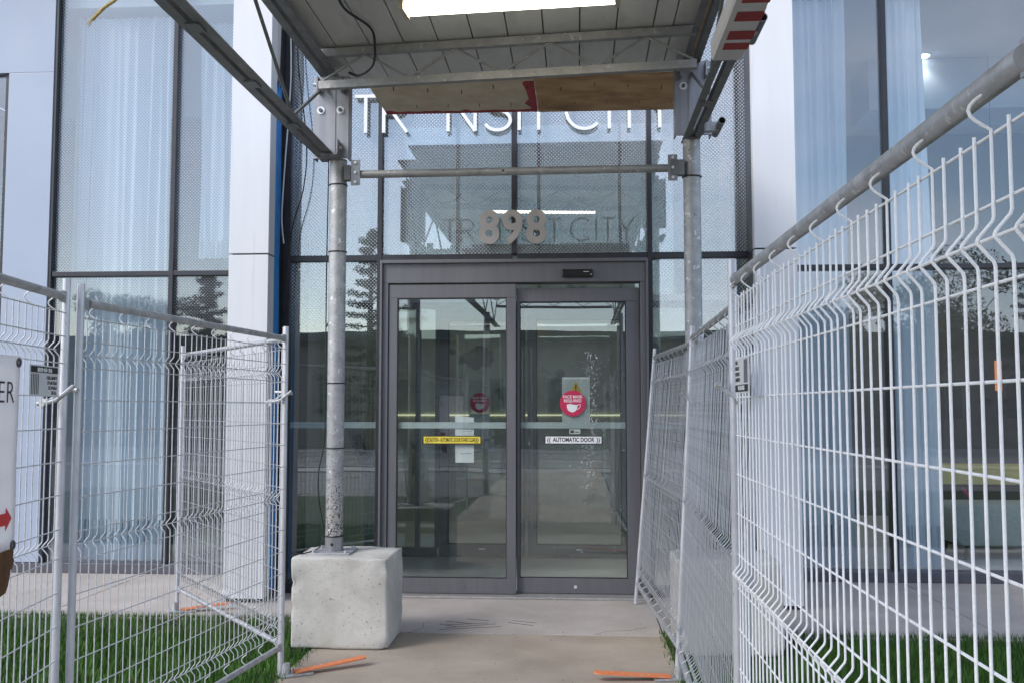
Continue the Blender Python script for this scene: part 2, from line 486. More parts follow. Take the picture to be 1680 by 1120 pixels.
# ------------------------------------------------------------------ mesh helpers
class MB:
    def __init__(self):
        self.v, self.f = [], []

    def box(self, x0, x1, y0, y1, z0, z1, M=None):
        b = len(self.v)
        for x in (x0, x1):
            for y in (y0, y1):
                for z in (z0, z1):
                    p = Vector((x, y, z))
                    self.v.append(tuple(M @ p) if M else (x, y, z))
        for f in ((0, 1, 3, 2), (4, 6, 7, 5), (0, 4, 5, 1), (2, 3, 7, 6), (0, 2, 6, 4), (1, 5, 7, 3)):
            self.f.append(tuple(b + i for i in f))
        return self

    def bar(self, a, b, w, h, up=(0, 0, 1)):
        """rectangular bar from a to b, w across, h along up"""
        a, b = Vector(a), Vector(b)
        d = (b - a)
        L = d.length
        x = d.normalized()
        u = Vector(up)
        y = u.cross(x)
        if y.length < 1e-5:
            y = Vector((0, 1, 0)).cross(x)
        y.normalize()
        z = x.cross(y)
        M = Matrix((( x.x, y.x, z.x, a.x), (x.y, y.y, z.y, a.y), (x.z, y.z, z.z, a.z), (0, 0, 0, 1)))
        return self.box(0, L, -w / 2, w / 2, -h / 2, h / 2, M)

    def tube(self, pts, r, n=8, caps=True, closed=False):
        pts = [Vector(p) for p in pts]
        rs = r if isinstance(r, (list, tuple)) else [r] * len(pts)
        b = len(self.v)
        N = len(pts)
        prev = None
        for i, p in enumerate(pts):
            if i == 0:
                t = pts[1] - pts[0]
            elif i == N - 1:
                t = pts[-1] - pts[-2]
            else:
                t = (pts[i + 1] - p).normalized() + (p - pts[i - 1]).normalized()
            t.normalize()
            if prev is None:
                u = Vector((0, 0, 1)) if abs(t.z) < 0.9 else Vector((1, 0, 0))
                x = u.cross(t).normalized()
            else:
                x = (prev - t * prev.dot(t)).normalized()
            prev = x
            y = t.cross(x)
            for k in range(n):
                a = 2 * pi * k / n
                self.v.append(tuple(p + (x * cos(a) + y * sin(a)) * rs[i]))
        for i in range(N - 1):
            for k in range(n):
                k2 = (k + 1) % n
                self.f.append((b + i * n + k, b + i * n + k2, b + (i + 1) * n + k2, b + (i + 1) * n + k))
        if caps:
            self.f.append(tuple(b + k for k in reversed(range(n))))
            self.f.append(tuple(b + (N - 1) * n + k for k in range(n)))
        return self

    def prism(self, poly, a, b, fn):
        """poly: 2-D outline; fn(u,v,w) -> xyz; extruded w from a to b"""
        s = len(self.v)
        n = len(poly)
        for w in (a, b):
            for (u, v) in poly:
                self.v.append(tuple(fn(u, v, w)))
        self.f.append(tuple(s + i for i in range(n)))
        self.f.append(tuple(s + n + i for i in reversed(range(n))))
        for i in range(n):
            j = (i + 1) % n
            self.f.append((s + i, s + n + i, s + n + j, s + j))
        return self

    def stroke(self, pts, w, a, b, fn):
        """a flat band following 2-D points, w wide, extruded a..b"""
        P = [Vector(p) for p in pts]
        closed = (P[0] - P[-1]).length < 1e-6
        L, R = [], []
        for i, p in enumerate(P):
            if closed:
                t = (P[1] - P[-2]) if i in (0, len(P) - 1) else (P[i + 1] - P[i - 1])
            else:
                t = P[min(i + 1, len(P) - 1)] - P[max(i - 1, 0)]
            t.normalize()
            nn = Vector((-t.y, t.x))
            L.append(p + nn * w / 2)
            R.append(p - nn * w / 2)
        s = len(self.v)
        for l_, r_ in zip(L, R):
            for q in ((l_.x, l_.y, a), (r_.x, r_.y, a), (r_.x, r_.y, b), (l_.x, l_.y, b)):
                self.v.append(tuple(fn(*q)))
        for i in range(len(P) - 1):
            for k in range(4):
                k2 = (k + 1) % 4
                self.f.append((s + i * 4 + k, s + i * 4 + k2, s + (i + 1) * 4 + k2, s + (i + 1) * 4 + k))
        self.f.append((s, s + 1, s + 2, s + 3))
        e = s + (len(P) - 1) * 4
        self.f.append((e + 3, e + 2, e + 1, e))
        return self

    def mesh(self, name, m, smooth=False, bevel=0.0):
        me = bpy.data.meshes.new(name)
        me.from_pydata(self.v, [], self.f)
        bm = bmesh.new()
        bm.from_mesh(me)
        bmesh.ops.recalc_face_normals(bm, faces=bm.faces)
        if bevel:
            bmesh.ops.bevel(bm, geom=list(bm.edges), offset=bevel, segments=2, affect='EDGES', profile=0.6)
        bm.to_mesh(me)
        bm.free()
        me.materials.append(MATS[m])
        if smooth:
            for p in me.polygons:
                p.use_smooth = True
            try:
                me.set_sharp_from_angle(angle=radians(40))
            except Exception:
                pass
        return me

    def build(self, name, m, parent=None, smooth=False, bevel=0.0, loc=None):
        return link(name, self.mesh(name, m, smooth, bevel), parent, loc)


def link(name, me, parent=None, loc=None):
    o = bpy.data.objects.new(name, me)
    C.objects.link(o)
    if parent:
        o.parent = parent
    if loc:
        o.location = loc
    return o


def tag(o, label=None, cat=None, group=None, kind=None):
    if label:
        o['label'] = label
    if cat:
        o['category'] = cat
    if group:
        o['group'] = group
    if kind:
        o['kind'] = kind
    return o


def empty(name, loc, label, cat, group=None, rz=0.0):
    o = bpy.data.objects.new(name, None)
    o.empty_display_size = 0.1
    C.objects.link(o)
    o.location = loc
    o.rotation_euler = (0, 0, rz)
    return tag(o, label, cat, group)


def B(name, m, parent, x0, x1, y0, y1, z0, z1, bevel=0.0):
    return MB().box(x0, x1, y0, y1, z0, z1).build(name, m, parent, bevel=bevel)


def text_mesh(name, s, size, m, extrude=0.002, offset=0.0, xscale=1.0, align='CENTER', spacing=1.0):
    cu = bpy.data.curves.new(name, 'FONT')
    cu.body = s
    cu.size = size
    cu.extrude = extrude
    cu.offset = offset
    cu.align_x = align
    cu.align_y = 'CENTER'
    cu.space_character = spacing
    cu.resolution_u = 4
    o = bpy.data.objects.new(name, cu)
    C.objects.link(o)
    dg = bpy.context.evaluated_depsgraph_get()
    me = bpy.data.meshes.new_from_object(o.evaluated_get(dg))
    bpy.data.objects.remove(o)
    bpy.data.curves.remove(cu)
    for v in me.vertices:
        v.co.x *= xscale
    me.materials.clear()
    me.materials.append(MATS[m])
    me.name = name
    return me


def text(name, s, size, m, parent, M, **kw):
    """lettering: local x right, y up, z out of the surface, placed by matrix M (parent space)"""
    o = link(name, text_mesh(name, s, size, m, **kw), parent)
    o.matrix_local = M
    return o


FRONT = Matrix(((1, 0, 0, 0), (0, 0, -1, 0), (0, 1, 0, 0), (0, 0, 0, 1)))   # text x->+X, y->+Z, out->-Y


def at(x, y, z):
    return Matrix.Translation((x, y, z)) @ FRONT


# ================================================================== GROUND
tag(MB().box(-400, 400, -400, 400, -0.5, -0.045).build('ground', 'gravel_far'), kind='structure')
apron = tag(bpy.data.objects.new('pavement', None), kind='structure')
C.objects.link(apron)
# slabs along the facade (their seams, with depth, are the gaps over a dirt bed)
tag(MB().box(-9, 9, -1.36, 1.2, -0.4, -0.02).build('pavement_bed', 'joint_dirt'), kind='structure')
for x0, x1, y0 in ((-8.5, -6.0, -1.0), (-5.99, -3.4, -1.0), (-3.39, -1.17, -1.0), (-1.16, 1.07, -1.325),
                   (1.08, 3.3, -1.29), (3.31, 5.9, -1.29), (5.91, 8.5, -1.29)):
    B('slab', 'concrete_apron', apron, x0, x1, y0, 0.80, -0.15, -0.004, bevel=0.004)
path = tag(bpy.data.objects.new('path', None), kind='structure')
C.objects.link(path)
tag(MB().box(-1.2, 1.12, -15.9, -1.36, -0.4, -0.03).build('path_bed', 'joint_dirt'), kind='structure')
y = -1.335
for i in range(8):
    B('slab', 'concrete_path', path, -1.16, 1.08, y - 1.80, y, -0.15, -0.008 - 0.001 * (i % 2), bevel=0.005)
    y -= 1.808
# worn zig-zag scratches in the apron slab in front of the door
sc = MB()
for (xa, ya, xb, yb) in ((-0.42, -0.98, -0.22, -1.05), (-0.42, -1.10, -0.12, -1.02), (-0.40, -1.19, -0.06, -1.04), (-0.28, -0.90, -0.12, -0.94),
                         (-0.43, -1.24, -0.02, -1.12), (0.05, -0.93, 0.22, -1.0), (0.02, -0.99, 0.20, -1.08), (-0.45, -1.08, -0.33, -1.14)):
    sc.box(0, 1, -0.004, 0.004, 0, 0.0012, Matrix.Translation((xa, ya, -0.004)) @ Matrix.Rotation(atan2(yb - ya, xb - xa), 4, 'Z')
           @ Matrix.Diagonal((sqrt((xb - xa) ** 2 + (yb - ya) ** 2), 1, 1, 1)))
tag(sc.build('scuff_marks', 'joint_dirt', apron), kind='stuff')

lt = MB()
rng = random.Random(21)
for k in range(140):
    x, yy = rng.uniform(-1.1, 1.02), rng.choice([rng.uniform(-2.9, -1.34), rng.uniform(-1.33, -0.15), rng.uniform(-1.45, -1.25)])
    r = rng.uniform(0.0008, 0.0026)
    M = Matrix.Translation((x, yy, -0.004)) @ Matrix.Rotation(rng.random() * 6, 4, 'Z')
    lt.box(-r * rng.uniform(0.8, 2.6), r, -r * 0.8, r * 0.8, 0, r * 0.7, M)
tag(lt.build('grit', 'soil', path), kind='stuff')
ck = MB()
for pts in ([(-0.62, -1.33), (-0.55, -1.2), (-0.57, -1.05)],
            [(0.62, -1.32), (0.70, -1.22), (0.86, -1.18), (0.98, -1.08)]):
    ck.stroke(pts, 0.003, -0.0085, -0.0032, lambda u, v, w: (u, v, w))
tag(ck.build('cracks', 'joint_dirt', path), kind='stuff')
tag(MB().box(-90, 90, -25.5, -17.0, -0.4, -0.10).build('road', 'asphalt'), kind='structure')
tag(MB().box(-90, 90, -17.0, -16.8, -0.4, 0.02).build('kerb', 'kerb'), kind='structure')
tag(MB().box(-90, 90, -16.8, -15.4, -0.4, -0.01).build('pavement_far', 'concrete_apron'), kind='structure')
lm = MB()
for i in range(-10, 11):
    lm.box(i * 6.0, i * 6.0 + 3, -21.3, -21.18, -0.10, -0.096)
tag(lm.build('road_marking', 'paint_white'), kind='structure')
tag(MB().box(-90, 90, -27.4, -25.5, -0.4, -0.005).build('pavement_opposite', 'concrete_apron'), kind='structure')


# grass blades
def grass_patch(name, label, x0, x1, y0, y1, count, skip=None):
    rng = random.Random(hash(name) % 1000)
    v, f = [], []
    for i in range(count):
        x = x0 + (x1 - x0) * rng.random()
        yy = y0 + (y1 - y0) * rng.random()
        if rng.random() < 0.05:
            yy = y1 + abs(rng.gauss(0, 0.018))
        if rng.random() < 0.008:
            x = (x1 + abs(rng.gauss(0, 0.02))) if x1 < 0 else (x0 - abs(rng.gauss(0, 0.02)))
        if skip and skip(x, yy):
            continue
        a = rng.random() * 2 * pi
        h = 0.045 + 0.05 * rng.random()
        w = 0.0022 + 0.0015 * rng.random()
        lx, ly = (rng.random() - 0.5) * 0.05, (rng.random() - 0.5) * 0.05
        cx, cy = cos(a) * w, sin(a) * w
        b = len(v)
        v += [(x - cx, yy - cy, -0.045), (x + cx, yy + cy, -0.045), (x + cx * 0.7 + lx * 0.4, yy + cy * 0.7 + ly * 0.4, -0.045 + h * 0.6),
              (x - cx * 0.7 + lx * 0.4, yy - cy * 0.7 + ly * 0.4, -0.045 + h * 0.6), (x + lx, yy + ly, -0.045 + h)]
        f += [(b, b + 1, b + 2, b + 3), (b + 3, b + 2, b + 4)]
    me = bpy.data.meshes.new(name)
    me.from_pydata(v, [], f)
    me.materials.append(MATS['grass'])
    return tag(link(name, me), label, 'grass', kind='stuff')


tag(MB().box(-9, -1.2, -9, -1.02, -0.3, -0.040).build('soil', 'soil'), kind='structure')
tag(MB().box(1.12, 9, -9, -1.31, -0.3, -0.040).build('soil', 'soil'), kind='structure')
grass_patch('grass', 'short green lawn left of the path behind the wire fence', -5.2, -1.15, -4.6, -1.0, 62000,
            lambda x, yy: -1.31 < x < -0.64 and -1.86 < yy < -1.2)
grass_patch('grass', 'short green lawn right of the path behind the wire fence', 1.085, 5.2, -4.4, -1.29, 56000,
            lambda x, yy: 1.1 < x < 1.8 and -1.86 < yy < -1.25)

# ================================================================== BUILDING
bld = empty('condominium_building', (0, 0, 0), 'glass fronted entrance of a building with white cladding pillars and black frames', 'building')
TOP = 7.2
TR0, TR1 = 2.705, 2.755       # transom
# --- centre bay (plane y = 0)
for x0, x1 in ((-1.935, -1.865), (-1.135, -1.095), (-0.022, 0.022), (1.085, 1.125), (1.885, 1.955)):
    z0 = TR1 if x0 in (-0.022,) else 0.0
    B('mullion', 'frame_black', bld, x0, x1, -0.035, 0.10, z0, TOP, bevel=0.003)
for x0, x1 in ((-1.865, -1.135), (-1.095, -0.022), (0.022, 1.085), (1.125, 1.885)):
    B('transom', 'frame_black', bld, x0, x1, -0.03, 0.095, TR0, TR1, bevel=0.003)
    B('window_pane', 'glass_front', bld, x0, x1, 0.0, 0.012, TR1, TOP)
for x0, x1, m_ in ((-1.865, -1.135, 'glass_front'), (1.125, 1.885, 'glass_front')):
    pn = B('window_pane', m_, bld, x0, x1, 0.0, 0.012, 0.075, TR0)
    B('decal_strip', 'decal_strip', pn, x0 + 0.005, x1 - 0.005, 0.0135, 0.0155, 1.332, 1.382)
    B('sill', 'frame_black', bld, x0, x1, -0.03, 0.10, 0.0, 0.075, bevel=0.003)
# --- side bays (plane y = 0.85)
YS = 0.85
for xs, name_ in (((-4.40, -3.24, -2.235), 'L'), ((2.186, 3.265, 4.62, 5.9), 'R')):
    for i, x in enumerate(xs):
        hw = 0.012 if i == 0 else 0.021
        B('mullion', 'frame_black', bld, x - hw, x + hw, YS - 0.05, YS + 0.10, 0.09, TOP, bevel=0.003)
    for x0, x1 in zip(xs[:-1], xs[1:]):
        B('transom', 'frame_black', bld, x0 + 0.0205, x1 - 0.0205, YS - 0.045, YS + 0.095, TR0 + 0.01, TR1 + 0.005, bevel=0.003)
        gm = 'glass_side' if name_ == 'L' else 'glass_side_plain'
        B('window_pane', gm, bld, x0 + 0.0205, x1 - 0.0205, YS, YS + 0.012, TR1 + 0.005, TOP)
        B('window_pane', gm, bld, x0 + 0.0205, x1 - 0.0205, YS, YS + 0.012, 0.09, TR0 + 0.01)
    B('sill', 'sill_metal', bld, xs[0] - 0.6, xs[-1], YS - 0.07, YS + 0.12, -0.002, 0.085, bevel=0.004)
# white spandrel panels at far left and the dark window beyond
B('cladding_panel', 'panel_blue', bld, -4.855, -4.416, YS - 0.06, YS + 0.1, 0.09, 4.66, bevel=0.004)
B('cladding_panel', 'panel_blue', bld, -6.8, -4.416, YS - 0.06, YS + 0.1, 4.662, TOP, bevel=0.004)
B('window_pane', 'glass_side_plain', bld, -6.8, -4.9, YS, YS + 0.012, 0.09, 4.66)
B('mullion', 'frame_black', bld, -4.9, -4.857, YS - 0.03, YS + 0.1, 0.09, 4.66)
# --- white cladding pillars with a joint at transom height
for sx in (-1, 1):
    xa, xb = (-2.235, -1.916) if sx < 0 else (1.866, 2.186)
    pil = B('pillar', 'frame_black', bld, xa + 0.02, xb - 0.02, -0.42, YS - 0.055, 0.0, TOP)
    for z0, z1 in ((0.03, 2.700), (2.712, TOP)):
        B('cladding_panel', 'cladding', pil, xa, xb, -0.45, -0.425, z0, z1, bevel=0.003)
        if sx < 0:
            B('cladding_panel', 'cladding', pil, xb - 0.018, xb, -0.424, -0.30, z0, z1, bevel=0.002)
            B('cladding_panel', 'cladding', pil, xa, xa + 0.018, -0.424, YS - 0.06, z0, z1, bevel=0.002)
        else:
            B('cladding_panel', 'cladding', pil, xa, xa + 0.018, -0.424, -0.37, z0, z1, bevel=0.002)
            B('cladding_panel', 'cladding', pil, xb - 0.018, xb, -0.424, YS - 0.06, z0, z1, bevel=0.002)
# --- door frame
fr = B('door_frame', 'door_alu', bld, -1.094, 1.084, -0.075, 0.09, 2.512, 2.700, bevel=0.004)
for sx in (-1, 1):
    xa = -1.094 if sx < 0 else 1.020
    B('jamb', 'door_alu', fr, xa, xa + 0.064, -0.075, 0.09, 0.0, 2.511, bevel=0.004)
    xo = -1.094 if sx < 0 else 1.066
    B('jamb_bead', 'door_alu', fr, xo, xo + 0.018, -0.105, -0.0752, 0.0, 2.70, bevel=0.003)
B('head_bead', 'door_alu', fr, -1.0755, 1.0655, -0.105, -0.0752, 2.672, 2.70, bevel=0.003)
B('threshold', 'threshold', fr, -1.094, 1.084, -0.17, 0.14, -0.003, 0.014, bevel=0.004)
# --- sliding leaves
for name_, x0, x1, ya, sl, sr, gz, m_ in (('L', -1.026, 0.016, -0.062, 0.070, 0.075, 'glass_door', 0), ('R', 0.022, 1.017, -0.005, 0.022, 0.110, 'glass_door_wet', 0)):
    lf = B('sliding_door', 'door_alu', bld, x0, x1, ya, ya + 0.05, 0.018, 0.138, bevel=0.003)
    zt = 2.50 if name_ == 'L' else 2.47
    B('top_rail', 'door_alu', lf, x0, x1, ya, ya + 0.05, zt - 0.11, zt, bevel=0.003)
    B('stile', 'door_alu', lf, x0, x0 + sl, ya + 0.001, ya + 0.049, 0.1385, zt - 0.1105, bevel=0.003)
    B('stile', 'door_alu', lf, x1 - sr, x1, ya + 0.001, ya + 0.049, 0.1385, zt - 0.1105, bevel=0.003)
    B('pane', gz, lf, x0 + sl, x1 - sr, ya + 0.02, ya + 0.03, 0.1385, zt - 0.1105)
    B('gasket', 'rubber_black', lf, x0 + sl, x1 - sr, ya + 0.0005, ya + 0.019, 0.1383, 0.144)
    B('gasket', 'rubber_black', lf, x0 + sl, x1 - sr, ya + 0.0005, ya + 0.019, zt - 0.117, zt - 0.1108)
    B('gasket', 'rubber_black', lf, x0 + sl + 0.0003, x0 + sl + 0.006, ya + 0.0005, ya + 0.019, 0.1445, zt - 0.1175)
    B('gasket', 'rubber_black', lf, x1 - sr - 0.006, x1 - sr - 0.0003, ya + 0.0005, ya + 0.019, 0.1445, zt - 0.1175)
    B('decal_strip', 'decal_strip', lf, x0 + sl + 0.007, x1 - sr - 0.007, ya + 0.0315, ya + 0.0335, 1.332, 1.382)
    MB().tube([(0.49 if name_ == 'R' else -0.4, ya - 0.004, 0.07), (0.49 if name_ == 'R' else -0.4, ya + 0.01, 0.07)], 0.014, 12).build(
        'lock_cylinder', 'bolt_zinc' if name_ == 'R' else 'door_alu', lf, smooth=True)

# --- interior shell
B('lobby_floor', 'lobby_floor', bld, -6.9, 7.5, 0.87, 9.0, -0.05, 0.012)
B('lobby_floor', 'lobby_floor', bld, -1.86, 1.88, 0.142, 0.868, -0.05, 0.0125)
B('lobby_ceiling', 'lobby_ceiling', bld, -6.9, 7.5, 0.97, 9.0, 5.35, 5.45)
B('lobby_ceiling', 'lobby_ceiling', bld, -1.86, 1.88, 0.11, 0.968, 5.35, 5.45)
B('lobby_wall', 'lobby_stone', bld, -2.115, 2.055, 4.9, 5.1, 0.013, 5.34)
B('lobby_wall', 'room_wall', bld, 2.21, 7.5, 6.0, 6.2, 0.013, 5.34)
B('lobby_wall', 'room_wall', bld, -6.9, -2.21, 4.5, 4.7, 0.013, 5.34)
B('lobby_wall', 'lobby_wall', bld, -2.26, -2.12, 0.96, 7.99, 0.013, 5.34)
B('lobby_wall', 'lobby_wall', bld, 2.06, 2.20, 0.96, 7.99, 0.013, 5.34)
B('lobby_wall', 'room_wall', bld, -7.0, -6.9, 0.98, 4.7, 0.013, 5.34)
B('lobby_wall', 'room_wall', bld, 7.5, 7.6, 0.98, 6.2, 0.013, 5.34)
B('roof', 'roof_far', bld, -7.0, 7.6, -0.42, 9.0, TOP + 0.002, TOP + 0.3)
B('bulkhead', 'room_wall_blue', bld, 3.75, 6.6, 2.9, 3.6, 4.78, 5.345)
B('column', 'column_plaster', bld, -4.38, -4.05, 1.15, 1.48, 0.013, 5.34)
B('light_strip', 'led', bld, -2.1, 2.05, 4.87, 4.895, 1.392, 1.412)
for x, y_ in ((-1.1, 2.6), (1.1, 2.6), (-1.1, 3.9), (1.1, 3.9)):  # added fill lamps that lift the lobby brightness, not known fixtures
    dl = MB().tube([(x, y_, 5.335), (x, y_, 5.3495)], 0.07, 18).build('lobby_fill_lamp', 'led', bld)
    ld = bpy.data.lights.new('lobby_fill_glow', 'SPOT')
    ld.energy = 21
    ld.spot_size = radians(110)
    ld.spot_blend = 0.6
    ld.shadow_soft_size = 0.07
    ld.color = (1.0, 0.97, 0.92)
    lo_ = bpy.data.objects.new('lobby_fill_glow', ld)
    C.objects.link(lo_)
    lo_.parent = dl
    lo_.location = (x, y_, 5.32)
# the inner pair of doors and their glazed screen
YI = 1.9
for x0, x1, z0, z1 in ((-2.115, -0.905, 0.013, 0.10), (1.085, 2.055, 0.013, 0.10), (-2.115, 2.055, 2.50, 2.56)):
    B('screen_rail', 'inner_alu', bld, x0, x1, YI - 0.04, YI + 0.05, z0, z1)
B('vestibule_soffit', 'lobby_ceiling', bld, -2.115, 2.055, YI - 0.03, YI + 0.80, 2.562, 2.628)
for x in (-1.10, -0.90, 1.06, 2.04):
    B('screen_post', 'inner_alu', bld, x - 0.022, x + 0.022, YI - 0.035, YI + 0.045, 0.101, 2.499)
for x0, x1, z0, z1 in ((-2.115, -1.123, 0.101, 2.499), (-1.077, -0.923, 0.101, 2.499), (1.083, 2.017, 0.101, 2.499), (-2.115, 2.055, 2.63, 5.34)):
    yp = YI + 0.75 if z0 > 2.5 else YI
    B('screen_pane', 'glass_screen' if z0 > 2.5 else 'glass_inner', bld, x0, x1, yp, yp + 0.01, z0, z1)
for x0, x1, hx in ((-0.876, -0.012, -0.036), (0.012, 1.036, 0.056)):
    d = B('inner_door', 'inner_alu', bld, x0, x1, YI - 0.03, YI + 0.02, 0.02, 0.135)
    B('top_rail', 'inner_alu', d, x0, x1, YI - 0.03, YI + 0.02, 2.385, 2.492)
    B('stile', 'inner_alu', d, x0, x0 + 0.085, YI - 0.029, YI + 0.019, 0.136, 2.384)
    B('stile', 'inner_alu', d, x1 - 0.085, x1, YI - 0.029, YI + 0.019, 0.136, 2.384)
    B('pane', 'glass_inner', d, x0 + 0.085, x1 - 0.085, YI - 0.01, YI, 0.136, 2.384)
    for (a0, a1, c0, c1) in ((x0 + 0.0855, x1 - 0.0855, 0.1365, 0.148), (x0 + 0.0855, x1 - 0.0855, 2.372, 2.3835), (x0 + 0.0855, x0 + 0.097, 0.1485, 2.3715), (x1 - 0.097, x1 - 0.0855, 0.1485, 2.3715)):
        B('gasket', 'rubber_black', d, a0, a1, YI - 0.028, YI - 0.0105, c0, c1)
    g = MB().tube([(hx, YI - 0.075, 0.30), (hx, YI - 0.075, 2.10)], 0.011, 8)
    for zz in (0.45, 1.95):
        g.tube([(hx, YI - 0.075, zz), (hx, YI - 0.029, zz)], 0.007, 6)
    g.build('pull_handle', 'chrome', d, smooth=True)
    B('maker_plate', 'bolt_zinc', d, (x0 + x1) / 2 - 0.03, (x0 + x1) / 2 + 0.03, YI - 0.0325, YI - 0.0305, 0.088, 0.1)

# ---- blue protective film on the pillar's return, torn white film above, cables
film = empty('protective_film', (-1.91, -0.2, 0), 'blue protective film strip peeling on the dark return beside the left pillar', 'film')
g = MB()
pts = [(-0.30, 0.05), (-0.30, 1.2), (-0.295, 2.2), (-0.30, 3.2), (-0.29, 4.05), (-0.27, 4.12), (-0.24, 4.06), (-0.215, 4.16), (-0.18, 4.1), (-0.15, 4.14),
       (-0.135, 3.3), (-0.15, 2.6), (-0.13, 1.8), (-0.145, 0.9), (-0.14, 0.05)]
g.prism([(a + 0.2, b) for a, b in pts], -0.020, -0.012, lambda u, v, w: (w, u, v))
g.build('blue_film', 'blue_film', film)
g = MB()
pts = [(-0.30, 4.13), (-0.295, 5.0), (-0.29, 6.5), (-0.19, 6.5), (-0.2, 5.2), (-0.185, 4.75), (-0.2, 4.45), (-0.22, 4.22), (-0.25, 4.25), (-0.27, 4.16)]
g.prism([(a + 0.2, b) for a, b in pts], -0.019, -0.012, lambda u, v, w: (w, u, v))
g.build('torn_film', 'torn_film', film)


def cable(name, label, pts, r, m, n=6, sub=6):
    """smooth cable through points (Catmull-Rom)"""
    P = [Vector(p) for p in pts]
    P = [P[0] * 2 - P[1]] + P + [P[-1] * 2 - P[-2]]
    out = []
    for i in range(1, len(P) - 2):
        for k in range(sub):
            t = k / sub
            a, b, c, d = P[i - 1], P[i], P[i + 1], P[i + 2]
            out.append(0.5 * ((2 * b) + (c - a) * t + (2 * a - 5 * b + 4 * c - d) * t * t + (3 * b - a - 3 * c + d) * t ** 3))
    out.append(P[-2])
    return tag(MB().tube(out, r, n).build(name, m, smooth=True), label, 'cable')


cable('cable', 'white cable dangling loosely over the blue film by the left pillar',
      [(-1.88, -0.16, 5.2), (-1.84, -0.18, 4.4), (-1.85, -0.17, 4.0), (-1.87, -0.2, 3.5), (-1.89, -0.2, 3.1), (-1.885, -0.2, 2.95), (-1.87, -0.2, 2.83)], 0.006, 'cable_white')
cable('cable', 'thin black cable hanging in a loop against the dotted glass at left',
      [(-1.83, -0.12, 5.2), (-1.80, -0.12, 4.4), (-1.72, -0.11, 3.7), (-1.74, -0.11, 3.3), (-1.83, -0.12, 2.95), (-1.88, -0.12, 2.4)], 0.005, 'rubber_black')

# ---- lettering on the glass
sgn = empty('sign_lettering', (0, -0.05, 3.77), 'thin white letters TRANSIT CITY mounted on the dotted glass above the door', 'sign')
SW, H_ = 0.027, 0.325


def arc(cx, cy, rx, ry, a0, a1, n=22):
    return [(cx + rx * cos(radians(a0 + (a1 - a0) * i / n)), cy + ry * sin(radians(a0 + (a1 - a0) * i / n))) for i in range(n + 1)]


def letter(ch, x, w):
    g = MB()
    fn = lambda u, v, ww: (x + u, ww, v)
    S = lambda pts: g.stroke(pts, SW, -0.02, 0.012, fn)
    if ch == 'T':
        S([(0, 0), (0, H_ - SW / 2)]); g.stroke([(-w / 2, H_ - SW / 2), (w / 2, H_ - SW / 2)], SW, -0.0205, 0.0125, fn)
    elif ch == 'I':
        S([(0, 0), (0, H_)])
    elif ch == 'R':
        S([(0, 0), (0, H_)])
        g.stroke([(0, H_ - SW / 2), (w * 0.45, H_ - SW / 2)] + arc(w * 0.45, H_ * 0.735, w * 0.42, H_ * 0.225, 90, -90, 14) + [(0, H_ * 0.51)], SW, -0.0205, 0.0125, fn)
        S([(w * 0.40, H_ * 0.50), (w * 0.98, 0)])
    elif ch == 'A':
        S([(0, 0), (w / 2, H_)]); S([(w, 0), (w / 2, H_)]); g.stroke([(w * 0.2, H_ * 0.3), (w * 0.8, H_ * 0.3)], SW, -0.0195, 0.0115, fn)
    elif ch == 'N':
        S([(0, 0), (0, H_)]); g.stroke([(0, H_), (w, 0)], SW, -0.0205, 0.0125, fn); S([(w, 0), (w, H_)])
    elif ch == 'S':
        S(arc(w / 2, H_ * 0.75, w * 0.42, H_ * 0.23, 25, 270, 18) + arc(w / 2, H_ * 0.27, w * 0.48, H_ * 0.255, 90, -160, 20)[1:])
    elif ch == 'C':
        S(arc(w / 2, H_ / 2, w * 0.52, H_ * 0.5 - SW / 2 + 0.01, 45, 315, 30))
    elif ch == 'Y':
        S([(0, 0), (0, H_ * 0.5)]); g.stroke([(-w / 2, H_), (0, H_ * 0.48)], SW, -0.0205, 0.0125, fn); g.stroke([(w / 2, H_), (0, H_ * 0.48)], SW, -0.0195, 0.0115, fn)
    g.build('letter', 'sign_white', sgn)


for ch, x, w in (('T', -1.235, 0.185), ('R', -1.083, 0.20), ('N', -0.545, 0.225), ('S', -0.245, 0.22), ('I', 0.045, 0), ('T', 0.205, 0.19),
                 ('C', 0.437, 0.29), ('I', 0.782, 0), ('T', 0.945, 0.19), ('Y', 1.192, 0.21)):
    letter(ch, x, w)
num = empty('house_number', (0, -0.04, 2.82), 'brushed metal number 898 standing on the frame above the sliding door', 'sign')
for ch, x in (('8', -0.205), ('9', -0.012), ('8', 0.183)):
    o = text('digit', ch, 0.375, 'number_bronze', num, at(x, 0, 0.137), extrude=0.012, offset=0.011, xscale=0.92)
B('sensor', 'sensor_black', None, 0.392, 0.645, -0.118, -0.077, 2.548, 2.608, bevel=0.008)
sn = bpy.data.objects['sensor']
tag(sn, 'black motion sensor bar on the grey header above the right door leaf', 'sensor')
B('sensor_mark', 'paint_white', sn, 0.565, 0.61, -0.1195, -0.1182, 2.585, 2.590)
B('sensor_lens', 'bolt_zinc', sn, 0.622, 0.63, -0.1195, -0.1182, 2.562, 2.570)


# ---- stickers and notices on the door glass
def disc(name, m, parent, x, y, z, r, t=0.0015, n=40):
    return MB().tube([(x, y + t / 2, z), (x, y - t / 2, z)], r, n).build(name, m, parent)


YL, YR = -0.0445, 0.0125      # outer glass faces of the two leaves
